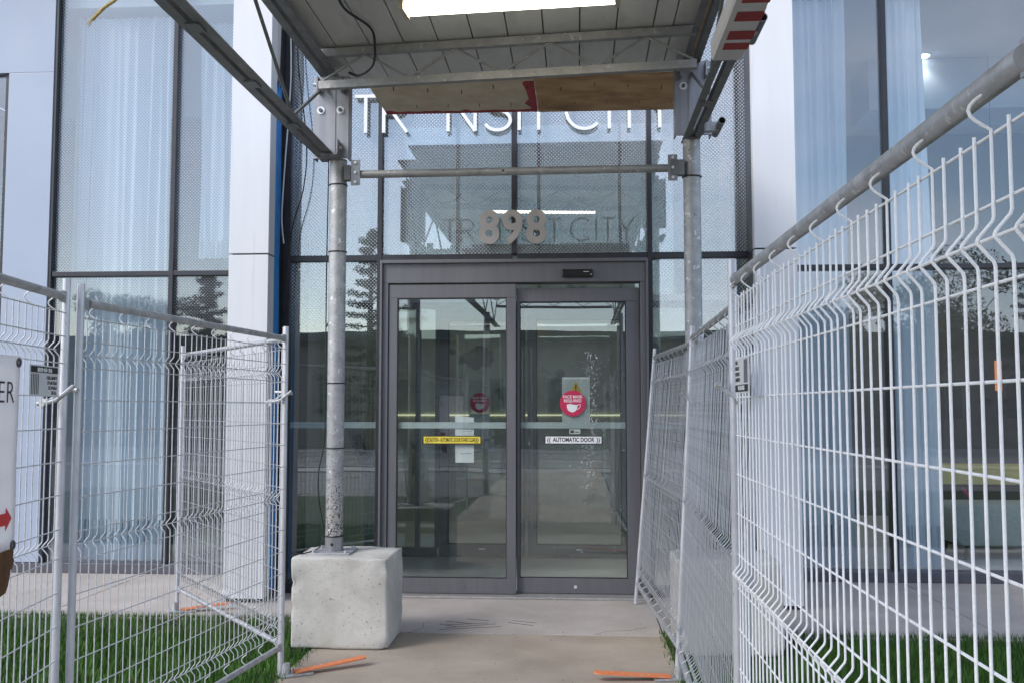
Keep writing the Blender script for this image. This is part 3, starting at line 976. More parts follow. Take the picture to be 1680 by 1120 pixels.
# Automatic door label (right leaf)
s = empty('door_label', (0.479, YR, 1.239), 'white AUTOMATIC DOOR label on the right door leaf', 'sticker')
B('backing', 'ink_black', s, -0.232, 0.232, -0.002, 0.0, -0.034, 0.034, bevel=0.0)
B('face', 'sign_white', s, -0.226, 0.226, -0.0030, -0.0022, -0.028, 0.028)
text('text', 'AUTOMATIC DOOR', 0.047, 'ink_black', s, at(0, -0.0032, 0), extrude=0.0003, offset=0.0012, xscale=0.78)
for sx in (-1, 1):
    text('text', '((' if sx < 0 else '))', 0.047, 'ink_black', s, at(sx * 0.20, -0.0032, 0.0), extrude=0.0003, offset=0.001)
s = empty('door_label', (-0.504, YL, 1.239), 'yellow CAUTION label with black lettering on the left door leaf', 'sticker')
B('backing', 'ink_black', s, -0.238, 0.238, -0.002, 0.0, -0.034, 0.034)
B('face', 'sticker_yellow', s, -0.231, 0.231, -0.0030, -0.0022, -0.027, 0.027)
text('text', 'CAUTION - AUTOMATIC DOOR STAND CLEAR', 0.045, 'ink_black', s, at(0, -0.0032, 0), extrude=0.0003, offset=0.001, xscale=0.40)
for sx in (-1, 1):
    text('text', '((' if sx < 0 else '))', 0.045, 'ink_black', s, at(sx * 0.205, -0.0032, 0.0), extrude=0.0003, offset=0.001)


def mask_sign(loc, r, label):
    s = empty('round_sticker', loc, label, 'sticker')
    disc('disc', 'sticker_red', s, 0, -0.001, 0, r)
    k = r / 0.105
    text('text', 'FACE MASK', 0.034 * k, 'sign_white', s, at(0, -0.0022, 0.052 * k), extrude=0.0002, offset=0.0006, xscale=0.9)
    text('text', 'REQUIRED', 0.034 * k, 'sign_white', s, at(0, -0.0022, 0.020 * k), extrude=0.0002, offset=0.0006, xscale=0.9)
    out = [(-0.048, -0.01), (-0.02, -0.004), (0.012, -0.012), (0.038, -0.012), (0.036, -0.04), (0.024, -0.062), (-0.002, -0.074), (-0.030, -0.064), (-0.045, -0.045)]
    MB().prism([(u * k, v * k) for u, v in out], -0.0022, -0.0019, lambda u, v, w: (u, w, v)).build('mask_shape', 'sign_white', s)
    ear = [(0.036, -0.018), (0.05, -0.010), (0.062, -0.008), (0.060, -0.026), (0.048, -0.044), (0.034, -0.05)]
    MB().stroke([(u * k, v * k) for u, v in ear], 0.005 * k, -0.0022, -0.0019, lambda u, v, w: (u, w, v)).build('ear_loop', 'sign_white', s)
    return s


s = empty('paper_notice', (0.50, YR + 0.016, 1.38), 'pale grey notice with an amber warning triangle behind the right door pane', 'notice')
B('sheet', 'notice_grey', s, -0.113, 0.113, 0.0, 0.0015, 0.0, 0.366)
MB().prism([(-0.05, 0.245), (0.05, 0.245), (0.0, 0.335)], -0.0012, -0.0004, lambda u, v, w: (u, w, v)).build('triangle', 'amber', s)
B('mark', 'ink_black', s, -0.005, 0.005, -0.0022, -0.0014, 0.272, 0.308)
B('mark', 'ink_black', s, -0.005, 0.005, -0.0022, -0.0014, 0.256, 0.266)
B('tape', 'sign_white', s, -0.108, 0.108, -0.0022, -0.0005, 0.352, 0.366)
mask_sign((0.474, YR, 1.535), 0.105, 'red round FACE MASK REQUIRED sticker on the right door leaf')
mask_sign((-0.468, YI - 0.034, 1.548), 0.100, 'red round FACE MASK REQUIRED sticker on the inner door behind the left leaf')
s = empty('paper_notice', (-0.405, YL + 0.02, 1.055), 'white sheet of paper with curled lower corner on the left door leaf', 'notice')
g = MB()
NX, NZ = 8, 12
for j in range(NZ + 1):
    for i in range(NX + 1):
        u, v = i / NX, j / NZ
        cur = max(0, 0.35 - u) * max(0, 0.3 - v) * 0.9
        g.v.append((-0.077 + 0.154 * u + 0.006 * v * 0, 0.004 - 0.0 + cur * 0.3, 0.365 * v + (0.015 * (1 - u) if v == 1 else 0)))
for j in range(NZ):
    for i in range(NX):
        a = j * (NX + 1) + i
        g.f.append((a, a + 1, a + NX + 2, a + NX + 1))
g.build('sheet', 'paper', s)
B('print', 'paper_print', s, -0.03, 0.06, 0.0028, 0.0036, 0.07, 0.078)
B('print', 'paper_print', s, -0.05, 0.06, 0.0028, 0.0036, 0.25, 0.254)
for (x, z, w, h, lab) in ((-0.613, 1.17, 0.21, 0.27, 'grey printed notice sheet on the inner left door below the red sticker'),
                          (-0.51, 1.045, 0.10, 0.14, 'small pale slip of paper on the inner left door, lowest of the notices'),
                          (-0.49, 1.22, 0.055, 0.055, 'tiny pale sticker on the inner left door beside the grey notice')):
    s = empty('paper_notice', (x + 0.14, YI - 0.012, z), lab, 'notice')
    B('sheet', 'notice_grey', s, -w / 2, w / 2, -0.0016, 0, 0, h)
    for k in range(3 if h > 0.1 else 1):
        B('print', 'paper_print', s, -w * 0.35, w * 0.3, -0.0026, -0.0018, h * (0.2 + 0.25 * k), h * (0.2 + 0.25 * k) + 0.008)
s = empty('paper_notice', (0.49, YR + 0.016, 1.287), 'small white printed label just above the AUTOMATIC DOOR label', 'notice')
B('sheet', 'sign_white', s, -0.045, 0.045, 0, 0.001, 0, 0.038)
B('print', 'ink_black', s, -0.036, -0.008, -0.001, -0.0002, 0.008, 0.030)
B('print', 'ink_black', s, 0.0, 0.034, -0.001, -0.0002, 0.012, 0.018)

g = MB()
rng = random.Random(4)
for k in range(620):
    if k < 400:
        z = rng.uniform(0.85, 1.95)
        x = 0.62 + rng.gauss(0, 0.022 + 0.035 * (k % 3 == 0)) + 0.02 * sin(z * 5)
    else:
        z, x = rng.uniform(0.3, 1.9), rng.uniform(0.2, 0.88)
    r = rng.uniform(0.001, 0.0036) * (1.0 if k < 400 else 0.8)
    h = r * rng.uniform(1.0, 2.6)
    b = len(g.v)
    g.v += [(x - r, YR - 0.0003, z), (x, YR - 0.0003, z - h), (x + r, YR - 0.0003, z), (x, YR - 0.0003, z + h), (x, YR - 0.0003 - r * 0.6, z)]
    g.f += [(b, b + 1, b + 4), (b + 1, b + 2, b + 4), (b + 2, b + 3, b + 4), (b + 3, b, b + 4)]
tag(g.build('water_spots', 'water_spot'), 'dried white water spots running down the right door pane', 'water spots', kind='stuff')

# ================================================================== INTERIOR THINGS
def curtain(label, x0, x1, yy, z0, z1, waves, amp, lean=0.0, group=None):
    g = MB()
    n = waves * 8
    rows = 14
    rng = random.Random(int(x0 * 100) + waves)
    ph = [rng.uniform(-0.5, 0.5) for _ in range(waves + 2)]
    for j in range(rows + 1):
        v = j / rows
        for i in range(n + 1):
            u = i / n
            a = u * waves * 2 * pi + ph[int(u * waves)] * 0.6
            xx = x0 + (x1 - x0) * u + lean * (1 - v) * u + 0.012 * sin(v * 5 + i * 0.3)
            puddle = max(0, 0.06 - v) * 4
            g.v.append((xx, yy + amp * sin(a) * (0.75 + 0.4 * sin(u * 9 + 1)) + puddle * 0.2 * sin(i * 1.7), z0 + (z1 - z0) * v))
    for j in range(rows):
        for i in range(n):
            a = j * (n + 1) + i
            g.f.append((a, a + 1, a + n + 2, a + n + 1))
    o = g.build('curtain', 'sheer', smooth=True)
    return tag(o, label, 'curtain', group)


curtain('pale blue sheer curtain filling the wide pane of the left window', -4.32, -3.40, 1.12, 0.07, 5.3, 11, 0.03)
curtain('pale sheer curtain gathered at the narrow pane beside the left pillar', -3.18, -2.75, 1.30, 2.95, 5.3, 5, 0.03)
curtain('pale blue sheer curtain right next to the right white pillar', 2.30, 3.00, 1.12, 0.07, 5.3, 9, 0.03)
curtain('narrow sheer curtain just right of the dark mullion in the right window', 3.34, 3.72, 1.14, 0.07, 5.3, 5, 0.03, lean=0.06)

c = empty('armchair', (4.75, 2.25, 0.012), 'grey rounded upholstered seat with dark legs inside the right window', 'armchair')
g = MB()
prof = [(-0.50, 0.14), (0.50, 0.14), (0.56, 0.22), (0.57, 0.42), (0.55, 0.50), (0.48, 0.535), (-0.48, 0.535), (-0.55, 0.50), (-0.57, 0.42), (-0.56, 0.22)]
g.prism(prof, -0.30, 0.35, lambda u, v, w: (u, w, v))
g.build('seat', 'upholstery', c, bevel=0.03, smooth=True)
for sx in (-0.42, 0.42):
    for sy in (-0.22, 0.28):
        MB().tube([(sx, sy, 0.15), (sx * 1.08, sy * 1.1, 0.0)], [0.022, 0.013], 8).build('leg', 'wood_dark', c, smooth=True)
c = empty('bar_counter', (5.2, 3.2, 0.012), 'gold fronted counter shelf with brass post inside the right window', 'counter')
B('top', 'counter_gold', c, -0.82, 1.3, -0.2, 0.25, 0.66, 0.86, bevel=0.006)
B('body', 'wood_dark', c, -0.7, 1.3, -0.05, 0.25, 0.0, 0.658)
MB().tube([(-0.86, -0.22, 0), (-0.86, -0.22, 0.93)], 0.018, 10).build('post', 'brass', c, smooth=True)
g = MB()
g.tube([(-0.86, -0.22, 0.93), (-0.86, -0.22, 0.945), (-0.86, -0.22, 0.97), (-0.86, -0.22, 0.995), (-0.86, -0.22, 1.005)], [0.01, 0.026, 0.034, 0.026, 0.008], 12)
g.build('finial', 'brass', c, smooth=True)
MB().tube([(-0.55, -0.24, 0.62), (-0.45, -0.24, 0.50)], 0.02, 8).build('ribbon', 'pink', c, smooth=True)
c = empty('pendant_lamp', (5.0, 2.8, 1.68), 'slim glowing copper tube lamp hanging inside the right window', 'lamp')
MB().tube([(0, 0, 0), (0, 0, 0.32)], 0.035, 12).build('shade', 'copper_lamp', c, smooth=True)
MB().tube([(0, 0, 0.32), (0, 0, 3.66)], 0.004, 6).build('cord', 'rubber_black', c)
for x, y_, lab in ((4.32, 2.82, 'round recessed ceiling downlight inside the right window, the nearer one'), (4.36, 4.47, 'round recessed ceiling downlight inside the right window, the farther one')):
    c = empty('downlight', (x, y_, 5.349), lab, 'lamp', 'downlights in the right room')
    MB().tube([(0, 0, -0.006), (0, 0, 0.0)], 0.085, 20).build('trim_ring', 'sign_white', c)
    lm_ = MB().tube([(0, 0, -0.012), (0, 0, -0.0065)], 0.062, 20).build('lamp', 'downlight', c)
    ld = bpy.data.lights.new('downlight_glow', 'SPOT')
    ld.energy = 5 if y_ < 3 else 120
    ld.spot_size = radians(120)
    ld.spot_blend = 0.7
    ld.shadow_soft_size = 0.06
    ld.color = (1.0, 0.95, 0.88)
    lo_ = bpy.data.objects.new('downlight_glow', ld)
    C.objects.link(lo_)
    lo_.parent = lm_
    lo_.location = (0, 0, -0.03)
c = empty('entry_phone', (-1.42, 0.75, 0.013), 'slanted grey entry phone console behind the pane left of the door', 'entry phone')
MB().bar((0.06, 0.1, 0), (0.06, 0.1, 0.95), 0.09, 0.09).build('stand', 'inner_alu', c)
MB().bar((-0.10, 0.02, 1.36), (0.10, 0.02, 0.86), 0.06, 0.13, up=(1, 0, 0)).build('console', 'inner_alu', c)
MB().bar((-0.045, -0.018, 1.24), (0.045, -0.018, 1.02), 0.006, 0.075, up=(1, 0, 0)).build('screen', 'sensor_black', c)

# ================================================================== SCAFFOLD CANOPY
can = empty('scaffold_canopy', (0, 0, 0), 'galvanised scaffold canopy with plank roof over the entrance path', 'scaffold')
DZ = 3.80
LX, RX = -1.08, 1.265
# deck planks run away from the camera
rng = random.Random(3)
for r_, (ya, yb) in enumerate(((-1.18, -4.6), (-4.612, -8.6), (-8.612, -12.6))):
    x = -1.135
    i = 0
    while x < 1.22:
        w = 0.222 if i % 10 else 0.12
        x1 = min(x + w, 1.235)
        dy = rng.uniform(-0.02, 0.02)
        B('plank', 'plank_white', can, x, x1 - 0.008, yb, ya + (dy if r_ == 0 else 0), DZ + rng.uniform(0, 0.004), DZ + 0.04, bevel=0.002)
        x = x1
        i += 1
B('plywood_top', 'plywood_brown', can, -1.2, 1.3, -12.6, -1.2, DZ + 0.05, DZ + 0.07)
# bare plywood sheets past the planks, with red paint left along the edge
sh = B('plywood_sheet', 'plywood_pale', can, -0.972, 0.215, -1.26, -0.485, DZ - 0.004, DZ + 0.014)
sh2 = B('plywood_sheet', 'plywood_brown', can, 0.218, 1.262, -1.30, -0.47, DZ - 0.006, DZ + 0.012)
g = MB()
ed = [(-0.972, -0.485)]
rng = random.Random(5)
x = -0.972
lo = []
while x < 0.2:
    lo.append((x, -0.535 - rng.choice([0.0, 0.012, 0.05, 0.02, 0.09, 0.0]) * rng.random()))
    x += 0.045
poly = [(-0.972, -0.486)] + [(0.16, -0.486)] + list(reversed(lo))
g.prism(poly, DZ - 0.0065, DZ - 0.0045, lambda u, v, w: (u, v, w))
g.prism([(0.13, -1.16), (0.15, -1.2), (0.216, -1.2), (0.216, -0.486), (0.17, -0.486), (0.165, -0.6), (0.125, -0.7), (0.16, -0.8), (0.15, -1.0)], DZ - 0.0075, DZ - 0.0055, lambda u, v, w: (u, v, w))
g.build('red_paint', 'red_paint', sh)
B('edge_paint', 'red_paint', sh, -0.972, 0.2, -0.4849, -0.483, DZ - 0.004, DZ + 0.014)
g = MB()
for k in range(9):
    xx = -0.8 + k * 0.24
    g.box(xx, xx + 0.003, -1.15 + 0.05 * (k % 3), -1.11 + 0.05 * (k % 3), DZ - 0.03, DZ - 0.0065)
    g.box(xx + 0.1, xx + 0.103, -0.72, -0.70, DZ - 0.03, DZ - 0.0065)
tag(g.build('nails', 'bolt_dark', can), kind='stuff')


def truss(parent, a, b, za, zb, m, step, w=0.05, double=True, web=0.011, first_up=True, name='truss'):
    """two chords and zig-zag rods between; a,b are (x,y); za/zb lower and upper chord heights"""
    root = bpy.data.objects.new(name, None)
    C.objects.link(root)
    root.parent = parent
    A, Bv = Vector((a[0], a[1], 0)), Vector((b[0], b[1], 0))
    d = (Bv - A)
    L = d.length
    d.normalize()
    side = Vector((-d.y, d.x, 0))
    for z, hgt in ((za, 0.05), (zb, 0.05)):
        g = MB()
        zz = Vector((0, 0, z))
        if double:
            for s_ in (-1, 1):
                off = side * (s_ * (0.014 + w / 2))
                # an angle iron: horizontal and vertical flange
                g.bar(A + zz + off - Vector((0, 0, hgt / 2 - 0.004)), Bv + zz + off - Vector((0, 0, hgt / 2 - 0.004)), w, 0.007)
                off2 = side * (s_ * (0.014 + 0.004))
                g.bar(A + zz + off2 + Vector((0, 0, 0.004)), Bv + zz + off2 + Vector((0, 0, 0.004)), 0.007, hgt - 0.009)
        else:
            g.bar(A + zz, Bv + zz, w, hgt)
        g.build('chord', m, root)
    n = max(1, round(L / step))
    up = first_up
    for i in range(n):
        p = A + d * (L * i / n)
        q = A + d * (L * (i + 1) / n)
        zlo, zhi = za + 0.02, zb - 0.02
        p = p + Vector((0, 0, zlo if up else zhi))
        q = q + Vector((0, 0, zhi if up else zlo))
        MB().tube([p, q], web, 6).build('web_rod', m, root, smooth=True)
        up = not up
    # battens tying the pair of angles
    if double:
        for i in range(int(L / 0.75) + 1):
            p = A + d * (0.12 + i * 0.75)
            if (p - A).length < L:
                MB().bar(p + Vector((0, 0, za - 0.029)) - side * 0.03, p + Vector((0, 0, za - 0.029)) + side * 0.03, 0.10, 0.006).build('batten', m, root)
    return root


# side trusses, running along the path over the legs
truss(can, (-1.15, -1.50), (-1.15, -12.4), 3.185, 3.755, 'truss_steel', 0.93, first_up=False)
truss(can, (1.262, -1.50), (1.262, -12.4), 3.27, 3.765, 'truss_steel', 0.93, first_up=False, w=0.042)
# cross trusses under the planks
for ya, yb in ((-1.90, -2.14), (-4.5, -4.5), (-7.0, -7.0), (-9.5, -9.5), (-12.0, -12.0)):
    truss(can, (-1.13, ya), (1.235, yb), 3.555, 3.765, 'truss_light', 0.295, w=0.045, double=False, web=0.008, first_up=True, name='cross_truss')


def leg(px, py, zbase, ztop, spatter=True):
    l_ = MB().tube([(px, py, zbase + 0.10), (px, py, ztop)], 0.0565, 24).build('leg', 'leg_zinc', can, smooth=True)
    MB().tube([(px, py, zbase + 0.012), (px, py, zbase + 0.10)], 0.059, 24).build('sleeve', 'plate_steel', l_, smooth=True)
    disc('pin_hole', 'ink_black', l_, px - 0.0, py - 0.0585, zbase + 0.055, 0.010, t=0.003, n=12)
    B('base_plate', 'galvanised', l_, px - 0.13, px + 0.13, py - 0.13, py + 0.13, zbase, zbase + 0.0115, bevel=0.002)
    for sx in (-1, 1):
        for sy in (-1, 1):
            MB().tube([(px + sx * 0.105, py + sy * 0.105, zbase + 0.0118), (px + sx * 0.105, py + sy * 0.105, zbase + 0.026)], 0.014, 6).build('anchor_bolt', 'galvanised', l_)
    return l_


BZ = 0.56
l1 = leg(LX, -1.58, BZ, 3.15)
l2 = leg(RX, -1.58, BZ, 3.26)
for px in (LX, RX):
    leg(px, -9.2, 0.0, 3.16)
# steel ties round the left leg that hold the black cable
for z in (2.98, 2.53, 1.66, 1.235, 0.665):
    MB().tube([(LX + 0.0595 * cos(a), -1.58 + 0.0595 * sin(a), z) for a in [i * pi / 12 for i in range(25)]], 0.004, 6).build('cable_tie', 'rubber_black', can, smooth=True)
for z in (3.0,):
    MB().tube([(RX + 0.0595 * cos(a), -1.58 + 0.0595 * sin(a), z) for a in [i * pi / 12 for i in range(25)]], 0.006, 6).build('cable_tie', 'bolt_dark', can, smooth=True)
# head plates with bolts
for px, z0, z1, ex in ((LX - 0.035, 3.145, 3.70, 0), (RX + 0.005, 3.258, 3.75, 1)):
    p = B('head_plate', 'plate_steel', can, px - 0.118, px + 0.118, -1.655, -1.645, z0, z1, bevel=0.002)
    B('flange', 'plate_steel', p, px - 0.118, px - 0.110, -1.644, -1.56, z0, z1)
    B('flange', 'plate_steel', p, px + 0.110, px + 0.118, -1.644, -1.56, z0, z1)
    B('stiffener', 'plate_steel', p, px - 0.03, px + 0.03, -1.660, -1.6555, z0 + 0.02, z1 - 0.02)
    zb = z0 + 0.325
    for sx in ((-0.07, 0.062) if ex == 0 else (-0.062,)):
        MB().tube([(px + sx, -1.655, zb), (px + sx, -1.662, zb)], 0.026, 18).build('washer', 'bolt_zinc', p, smooth=False)
        MB().tube([(px + sx, -1.6622, zb), (px + sx, -1.676, zb)], 0.013, 6).build('bolt', 'bolt_dark', p)
    # lug that takes the lower chord
    B('lug', 'plate_steel', p, px - 0.05, px + 0.065, -1.76, -1.6605, z0 + 0.0, z0 + 0.012)
    B('lug', 'plate_steel', p, px + 0.055, px + 0.065, -1.74, -1.6606, z0 + 0.013, z0 + 0.11)
    MB().tube([(px + 0.066, -1.70, z0 + 0.06), (px + 0.082, -1.70, z0 + 0.06)], 0.013, 6).build('bolt', 'bolt_zinc', p)
    B('lug', 'plate_steel', p, px - 0.085, px - 0.075, -1.73, -1.6606, z1 - 0.12, z1 - 0.02)
    B('lug', 'plate_steel', p, px + 0.075, px + 0.085, -1.73, -1.6606, z1 - 0.12, z1 - 0.02)
    for sx in (-1, 1):
        MB().tube([(px + sx * 0.087, -1.70, z1 - 0.07), (px + sx * 0.11, -1.70, z1 - 0.07)], 0.013, 6).build('bolt', 'bolt_zinc', p)
# brace rod from the left plate to the lower chord, as seen below the corner
# horizontal tube tying the two legs, with end clamps
tie = MB().tube([(LX + 0.12, -1.61, 3.045), (RX - 0.12, -1.61, 3.055)], 0.026, 16).build('tie_tube', 'truss_light', can, smooth=True)
for px, s_ in ((LX + 0.10, 1), (RX - 0.10, -1)):
    B('clamp_plate', 'plate_steel', tie, px - 0.03 + s_ * 0.03, px + 0.03 + s_ * 0.03, -1.648, -1.640, 2.965, 3.135)
    for zz in (2.985, 3.05, 3.115):
        MB().tube([(px + s_ * 0.03, -1.649, zz), (px + s_ * 0.03, -1.658, zz)], 0.010, 6).build('bolt', 'bolt_zinc', tie)
    B('clamp_jaw', 'truss_steel', tie, px - 0.045, px - 0.005 if s_ > 0 else px + 0.045, -1.655, -1.60, 3.0, 3.10)
MB().tube([(0.03, -1.637, 3.05), (0.03, -1.631, 3.05)], 0.008, 8).build('pin_hole', 'ink_black', tie)
# stub tubes on arms outside the right truss
for y_, z_ in ((-3.28, 3.32), (-1.98, 3.215)):
    arm = MB().bar((1.30, y_, z_), (1.382, y_, z_), 0.05, 0.055).build('stub_arm', 'galvanised', can)
    g = MB()
    n = 18
    for (ya, r) in ((y_ - 0.14, 0.0215), (y_ + 0.16, 0.0215), (y_ + 0.16, 0.018), (y_ - 0.14, 0.018)):
        for k in range(n):
            a = 2 * pi * k / n
            g.v.append((1.385 + r * cos(a), ya, z_ + 0.0 + r * sin(a)))
    for i in range(4):
        for k in range(n):
            g.f.append((i * n + k, i * n + (k + 1) % n, ((i + 1) % 4) * n + (k + 1) % n, ((i + 1) % 4) * n + k))
    g.build('stub_tube', 'truss_steel', arm, smooth=True)

# red and white sleeve wrapped round the right lower chord
sl = empty('warning_sleeve', (1.262, -3.12, 3.27), 'white sleeve with red stripes wrapped round the right scaffold chord', 'sleeve')


def sleeve_ring(y0, y1, e, m, name):
    g = MB()
    out = [(-0.070, -0.045), (0.070, -0.045), (0.078, -0.03), (0.078, 0.05), (0.066, 0.06), (-0.066, 0.06), (-0.078, 0.05), (-0.078, -0.03)]
    k = 1 + e
    n = len(out)
    for yy, kk in ((y0, k), (y1, k)):
        for u, v in out:
            g.v.append((u * kk, yy, v * kk))
    for i in range(n):
        j = (i + 1) % n
        g.f.append((i, j, n + j, n + i))
    return g.build(name, m, sl)


sleeve_ring(0.0, -1.0, 0.0, 'banner', 'wrap')
for ya, yb in ((-0.15, -0.23), (-0.28, -0.38), (-0.5, -0.6), (-0.7, -0.8)):
    g = MB()
    # stripe on the underside and outer flank only
    g.box(-0.045, 0.074, yb, ya, -0.0485, -0.0465)
    g.box(0.0795, 0.0815, yb, ya, -0.028, 0.048)
    g.build('stripe', 'red_paint', sl)

# concrete ballast blocks
def block(cx, cy, w, d, h, label):
    bm = bmesh.new()
    bmesh.ops.create_cube(bm, size=1.0)
    for v in bm.verts:
        v.co = Vector((v.co.x * w, v.co.y * d, v.co.z * h + h / 2))
    bmesh.ops.bevel(bm, geom=list(bm.edges), offset=0.020, segments=4, affect='EDGES', profile=0.5)
    bmesh.ops.subdivide_edges(bm, edges=[e for e in bm.edges if e.calc_length() > 0.2], cuts=14, use_grid_fill=True)
    rg = random.Random(int(cx * 10))
    from mathutils import noise
    for v in bm.verts:
        n_ = noise.noise(v.co * 6 + Vector((cx * 9, 3, 1))) * 0.006 + noise.noise(v.co * 23) * 0.0025
        edge = (abs(abs(v.co.x) - w / 2) < 0.04) + (abs(abs(v.co.y) - d / 2) < 0.04) + (v.co.z > h - 0.04)
        if edge >= 2:
            n_ -= max(0, noise.noise(v.co * 11 + Vector((4, 2, 7))) - 0.05) * 0.045
        nv = v.co - Vector((0, 0, h / 2))
        v.co += v.normal * n_
        v.co.z = max(v.co.z, 0)
    me = bpy.data.meshes.new('ballast_block')
    bm.to_mesh(me)
    bm.free()
    for p in me.polygons:
        p.use_smooth = True
    me.materials.append(MATS['concrete_block'])
    return tag(link('ballast_block', me, None, (cx, cy, -0.006)), label, 'concrete block', 'concrete ballast blocks')


block(-0.985, -1.555, 0.615, 0.53, 0.566, 'pale concrete ballast block under the left scaffold leg')
block(1.44, -1.56, 0.64, 0.55, 0.566, 'concrete ballast block under the right scaffold leg behind the wire fence')
cable('cable', 'black cable tied along the left scaffold leg down to the concrete block',
      [(LX - 0.062, -1.60, 3.15), (LX - 0.066, -1.60, 2.7), (LX - 0.068, -1.60, 2.3), (LX - 0.066, -1.60, 1.7), (LX - 0.067, -1.60, 1.30), (LX - 0.10, -1.61, 1.08), (LX - 0.095, -1.61, 0.9),
       (LX - 0.065, -1.60, 0.70), (LX - 0.08, -1.64, 0.60), (LX - 0.17, -1.70, 0.566), (LX - 0.24, -1.71, 0.566)], 0.0042, 'rubber_black')
# lamp
la = empty('fluorescent_lamp', (0.15, -2.80, 3.70), 'lit twin tube fluorescent batten hanging under the canopy planks', 'lamp', rz=-0.08)
B('housing', 'lamp_housing', la, -0.60, 0.60, -0.085, 0.085, 0.0, 0.085, bevel=0.01)
for s_ in (-0.045, 0.045):
    MB().tube([(-0.57, s_, -0.022), (0.57, s_, -0.022)], 0.0165, 12).build('tube', 'tube_lamp', la, smooth=True)
for s_ in (-1, 1):
    B('lamp_holder', 'lamp_housing', la, s_ * 0.585 - 0.014, s_ * 0.585 + 0.014, -0.08, 0.08, -0.045, -0.0005)
cable('cable', 'black supply cable looping from the lamp to the left corner of the canopy',
      [(-0.45, -2.85, 3.74), (-0.62, -2.8, 3.77), (-0.78, -2.8, 3.77), (-0.80, -2.6, 3.76), (-0.72, -2.3, 3.77), (-0.72, -2.16, 3.72), (-0.76, -2.02, 3.64), (-0.86, -1.95, 3.60), (-0.93, -1.95, 3.62)], 0.008, 'rubber_black')
# frayed rope end
ro = empty('rope', (-1.29, -4.5, 2.94), 'frayed yellow rope end hanging at the upper left of the canopy', 'rope')
base_pts = [(0.0, 0, 0.0), (0.018, 0, 0.02), (0.045, 0, 0.046), (0.09, 0, 0.076), (0.12, 0, 0.12), (0.13, 0, 0.3), (0.13, 0, 0.62)]
for k in range(3):
    pp = []
    for i in range(40):
        t = i / 39 * (len(base_pts) - 1)
        a = min(int(t), len(base_pts) - 2)
        p = Vector(base_pts[a]).lerp(Vector(base_pts[a + 1]), t - a)
        an = i * 1.1 + k * 2 * pi / 3
        pp.append(p + Vector((0.0042 * cos(an), 0.0042 * sin(an), 0.0)))
    MB().tube(pp, 0.0042, 6).build('strand', 'rope_yellow', ro, smooth=True)
fr_ = MB()
rng = random.Random(8)
for k in range(9):
    fr_.tube([(0.004, 0, 0.004), (-0.012 + rng.uniform(-0.008, 0.008), rng.uniform(-0.01, 0.01), -0.014 + rng.uniform(-0.01, 0.006))], 0.0012, 4)
fr_.build('fray', 'rope_yellow', ro)

# ================================================================== WIRE FENCES
VZ = (1.698, 0.985, 0.285)
ROWS = (1.835, 1.748, 1.648, 1.527, 1.408, 1.286, 1.164, 1.038, 0.932, 0.808, 0.686, 0.564, 0.442, 0.338, 0.232)
WR = 0.0024


def wire_profile(hook, vd):
    D = 0.021 * vd
    P = []
    if hook:
        for i in range(9):
            t = i / 8
            P.append((D * 1.25 * sin(t * pi) ** 1.0, 1.888 - 0.050 * t))
    else:
        P.append((0, 1.842))
    for v in VZ:
        P += [(0, v + 0.031), (0.08 * D, v + 0.025), (0.92 * D, v + 0.004), (D, v), (0.92 * D, v - 0.004), (0.08 * D, v - 0.025), (0, v - 0.031)]
    if hook:
        for i in range(9):
            t = i / 8
            P.append((D * 1.25 * sin(t * pi), 0.220 - 0.055 * t))
    else:
        P.append((0, 0.225))
    return P


WIRE_ME = {}


def wire_mesh(hook, vd, n, wm):
    k = (hook, vd, n, wm)
    if k not in WIRE_ME:
        WIRE_ME[k] = MB().tube([(0, y_, z) for y_, z in wire_profile(hook, vd)], WR, n).mesh('vertical_wire', wm, smooth=True)
    return WIRE_ME[k]


def fence(label, A, Bp, vd, lean=0.0, dz=0.0, n=6, rail_r=0.0155, hook0=2, wm='wire_zinc'):
    A, Bp = Vector(A), Vector(Bp)
    d = Bp - A
    L = d.length
    root = empty('wire_fence', (A.x, A.y, dz), label, 'fence', 'temporary wire fence panels', atan2(d.y, d.x))
    root.rotation_euler = (lean, 0, atan2(d.y, d.x))
    PR = 0.0145
    for x in (0.0, L):
        MB().tube([(x, 0, 0.0 - dz), (x, 0, 1.965)], PR, 14).build('post', 'post_zinc', root, smooth=True)
    for z in (1.895, 0.155):
        # rail flattened where it meets the posts
        g = MB()
        g.tube([(0.05, 0, z), (L - 0.05, 0, z)], rail_r, 16)
        g.bar((PR * 0.8, 0, z), (0.06, 0, z), 0.009, rail_r * 2.7)
        g.bar((L - 0.06, 0, z), (L - PR * 0.8, 0, z), 0.009, rail_r * 2.7)
        g.build('rail', 'galvanised', root, smooth=True)
    rows = MB().tube([(PR * 0.5, 0, 0), (L - PR * 0.5, 0, 0)], WR, n).mesh('row_wire', wm, smooth=True)
    for z in ROWS:
        link('row_wire', rows, root, (0, 0.0045 * (-vd), z))
    apex = MB().tube([(0.04, 0, 0), (L - 0.04, 0, 0)], WR, n).mesh('row_wire', wm, smooth=True)
    for z in VZ:
        link('row_wire', apex, root, (0, 0.021 * vd - 0.0045 * vd, z))
    rgf = random.Random(int(abs(A.x * 100) + abs(A.y * 37)))
    nv = int(round(L / 0.05))
    for i in range(1, nv):
        w_ = link('vertical_wire', wire_mesh((i % 4) == hook0, vd, n, wm), root, (L * i / nv + rgf.uniform(-0.0018, 0.0018), 0, rgf.uniform(-0.002, 0.002)))
        w_.rotation_euler = (rgf.uniform(-0.0012, 0.0012), rgf.uniform(-0.0016, 0.0016), rgf.uniform(-0.08, 0.08))
    return root


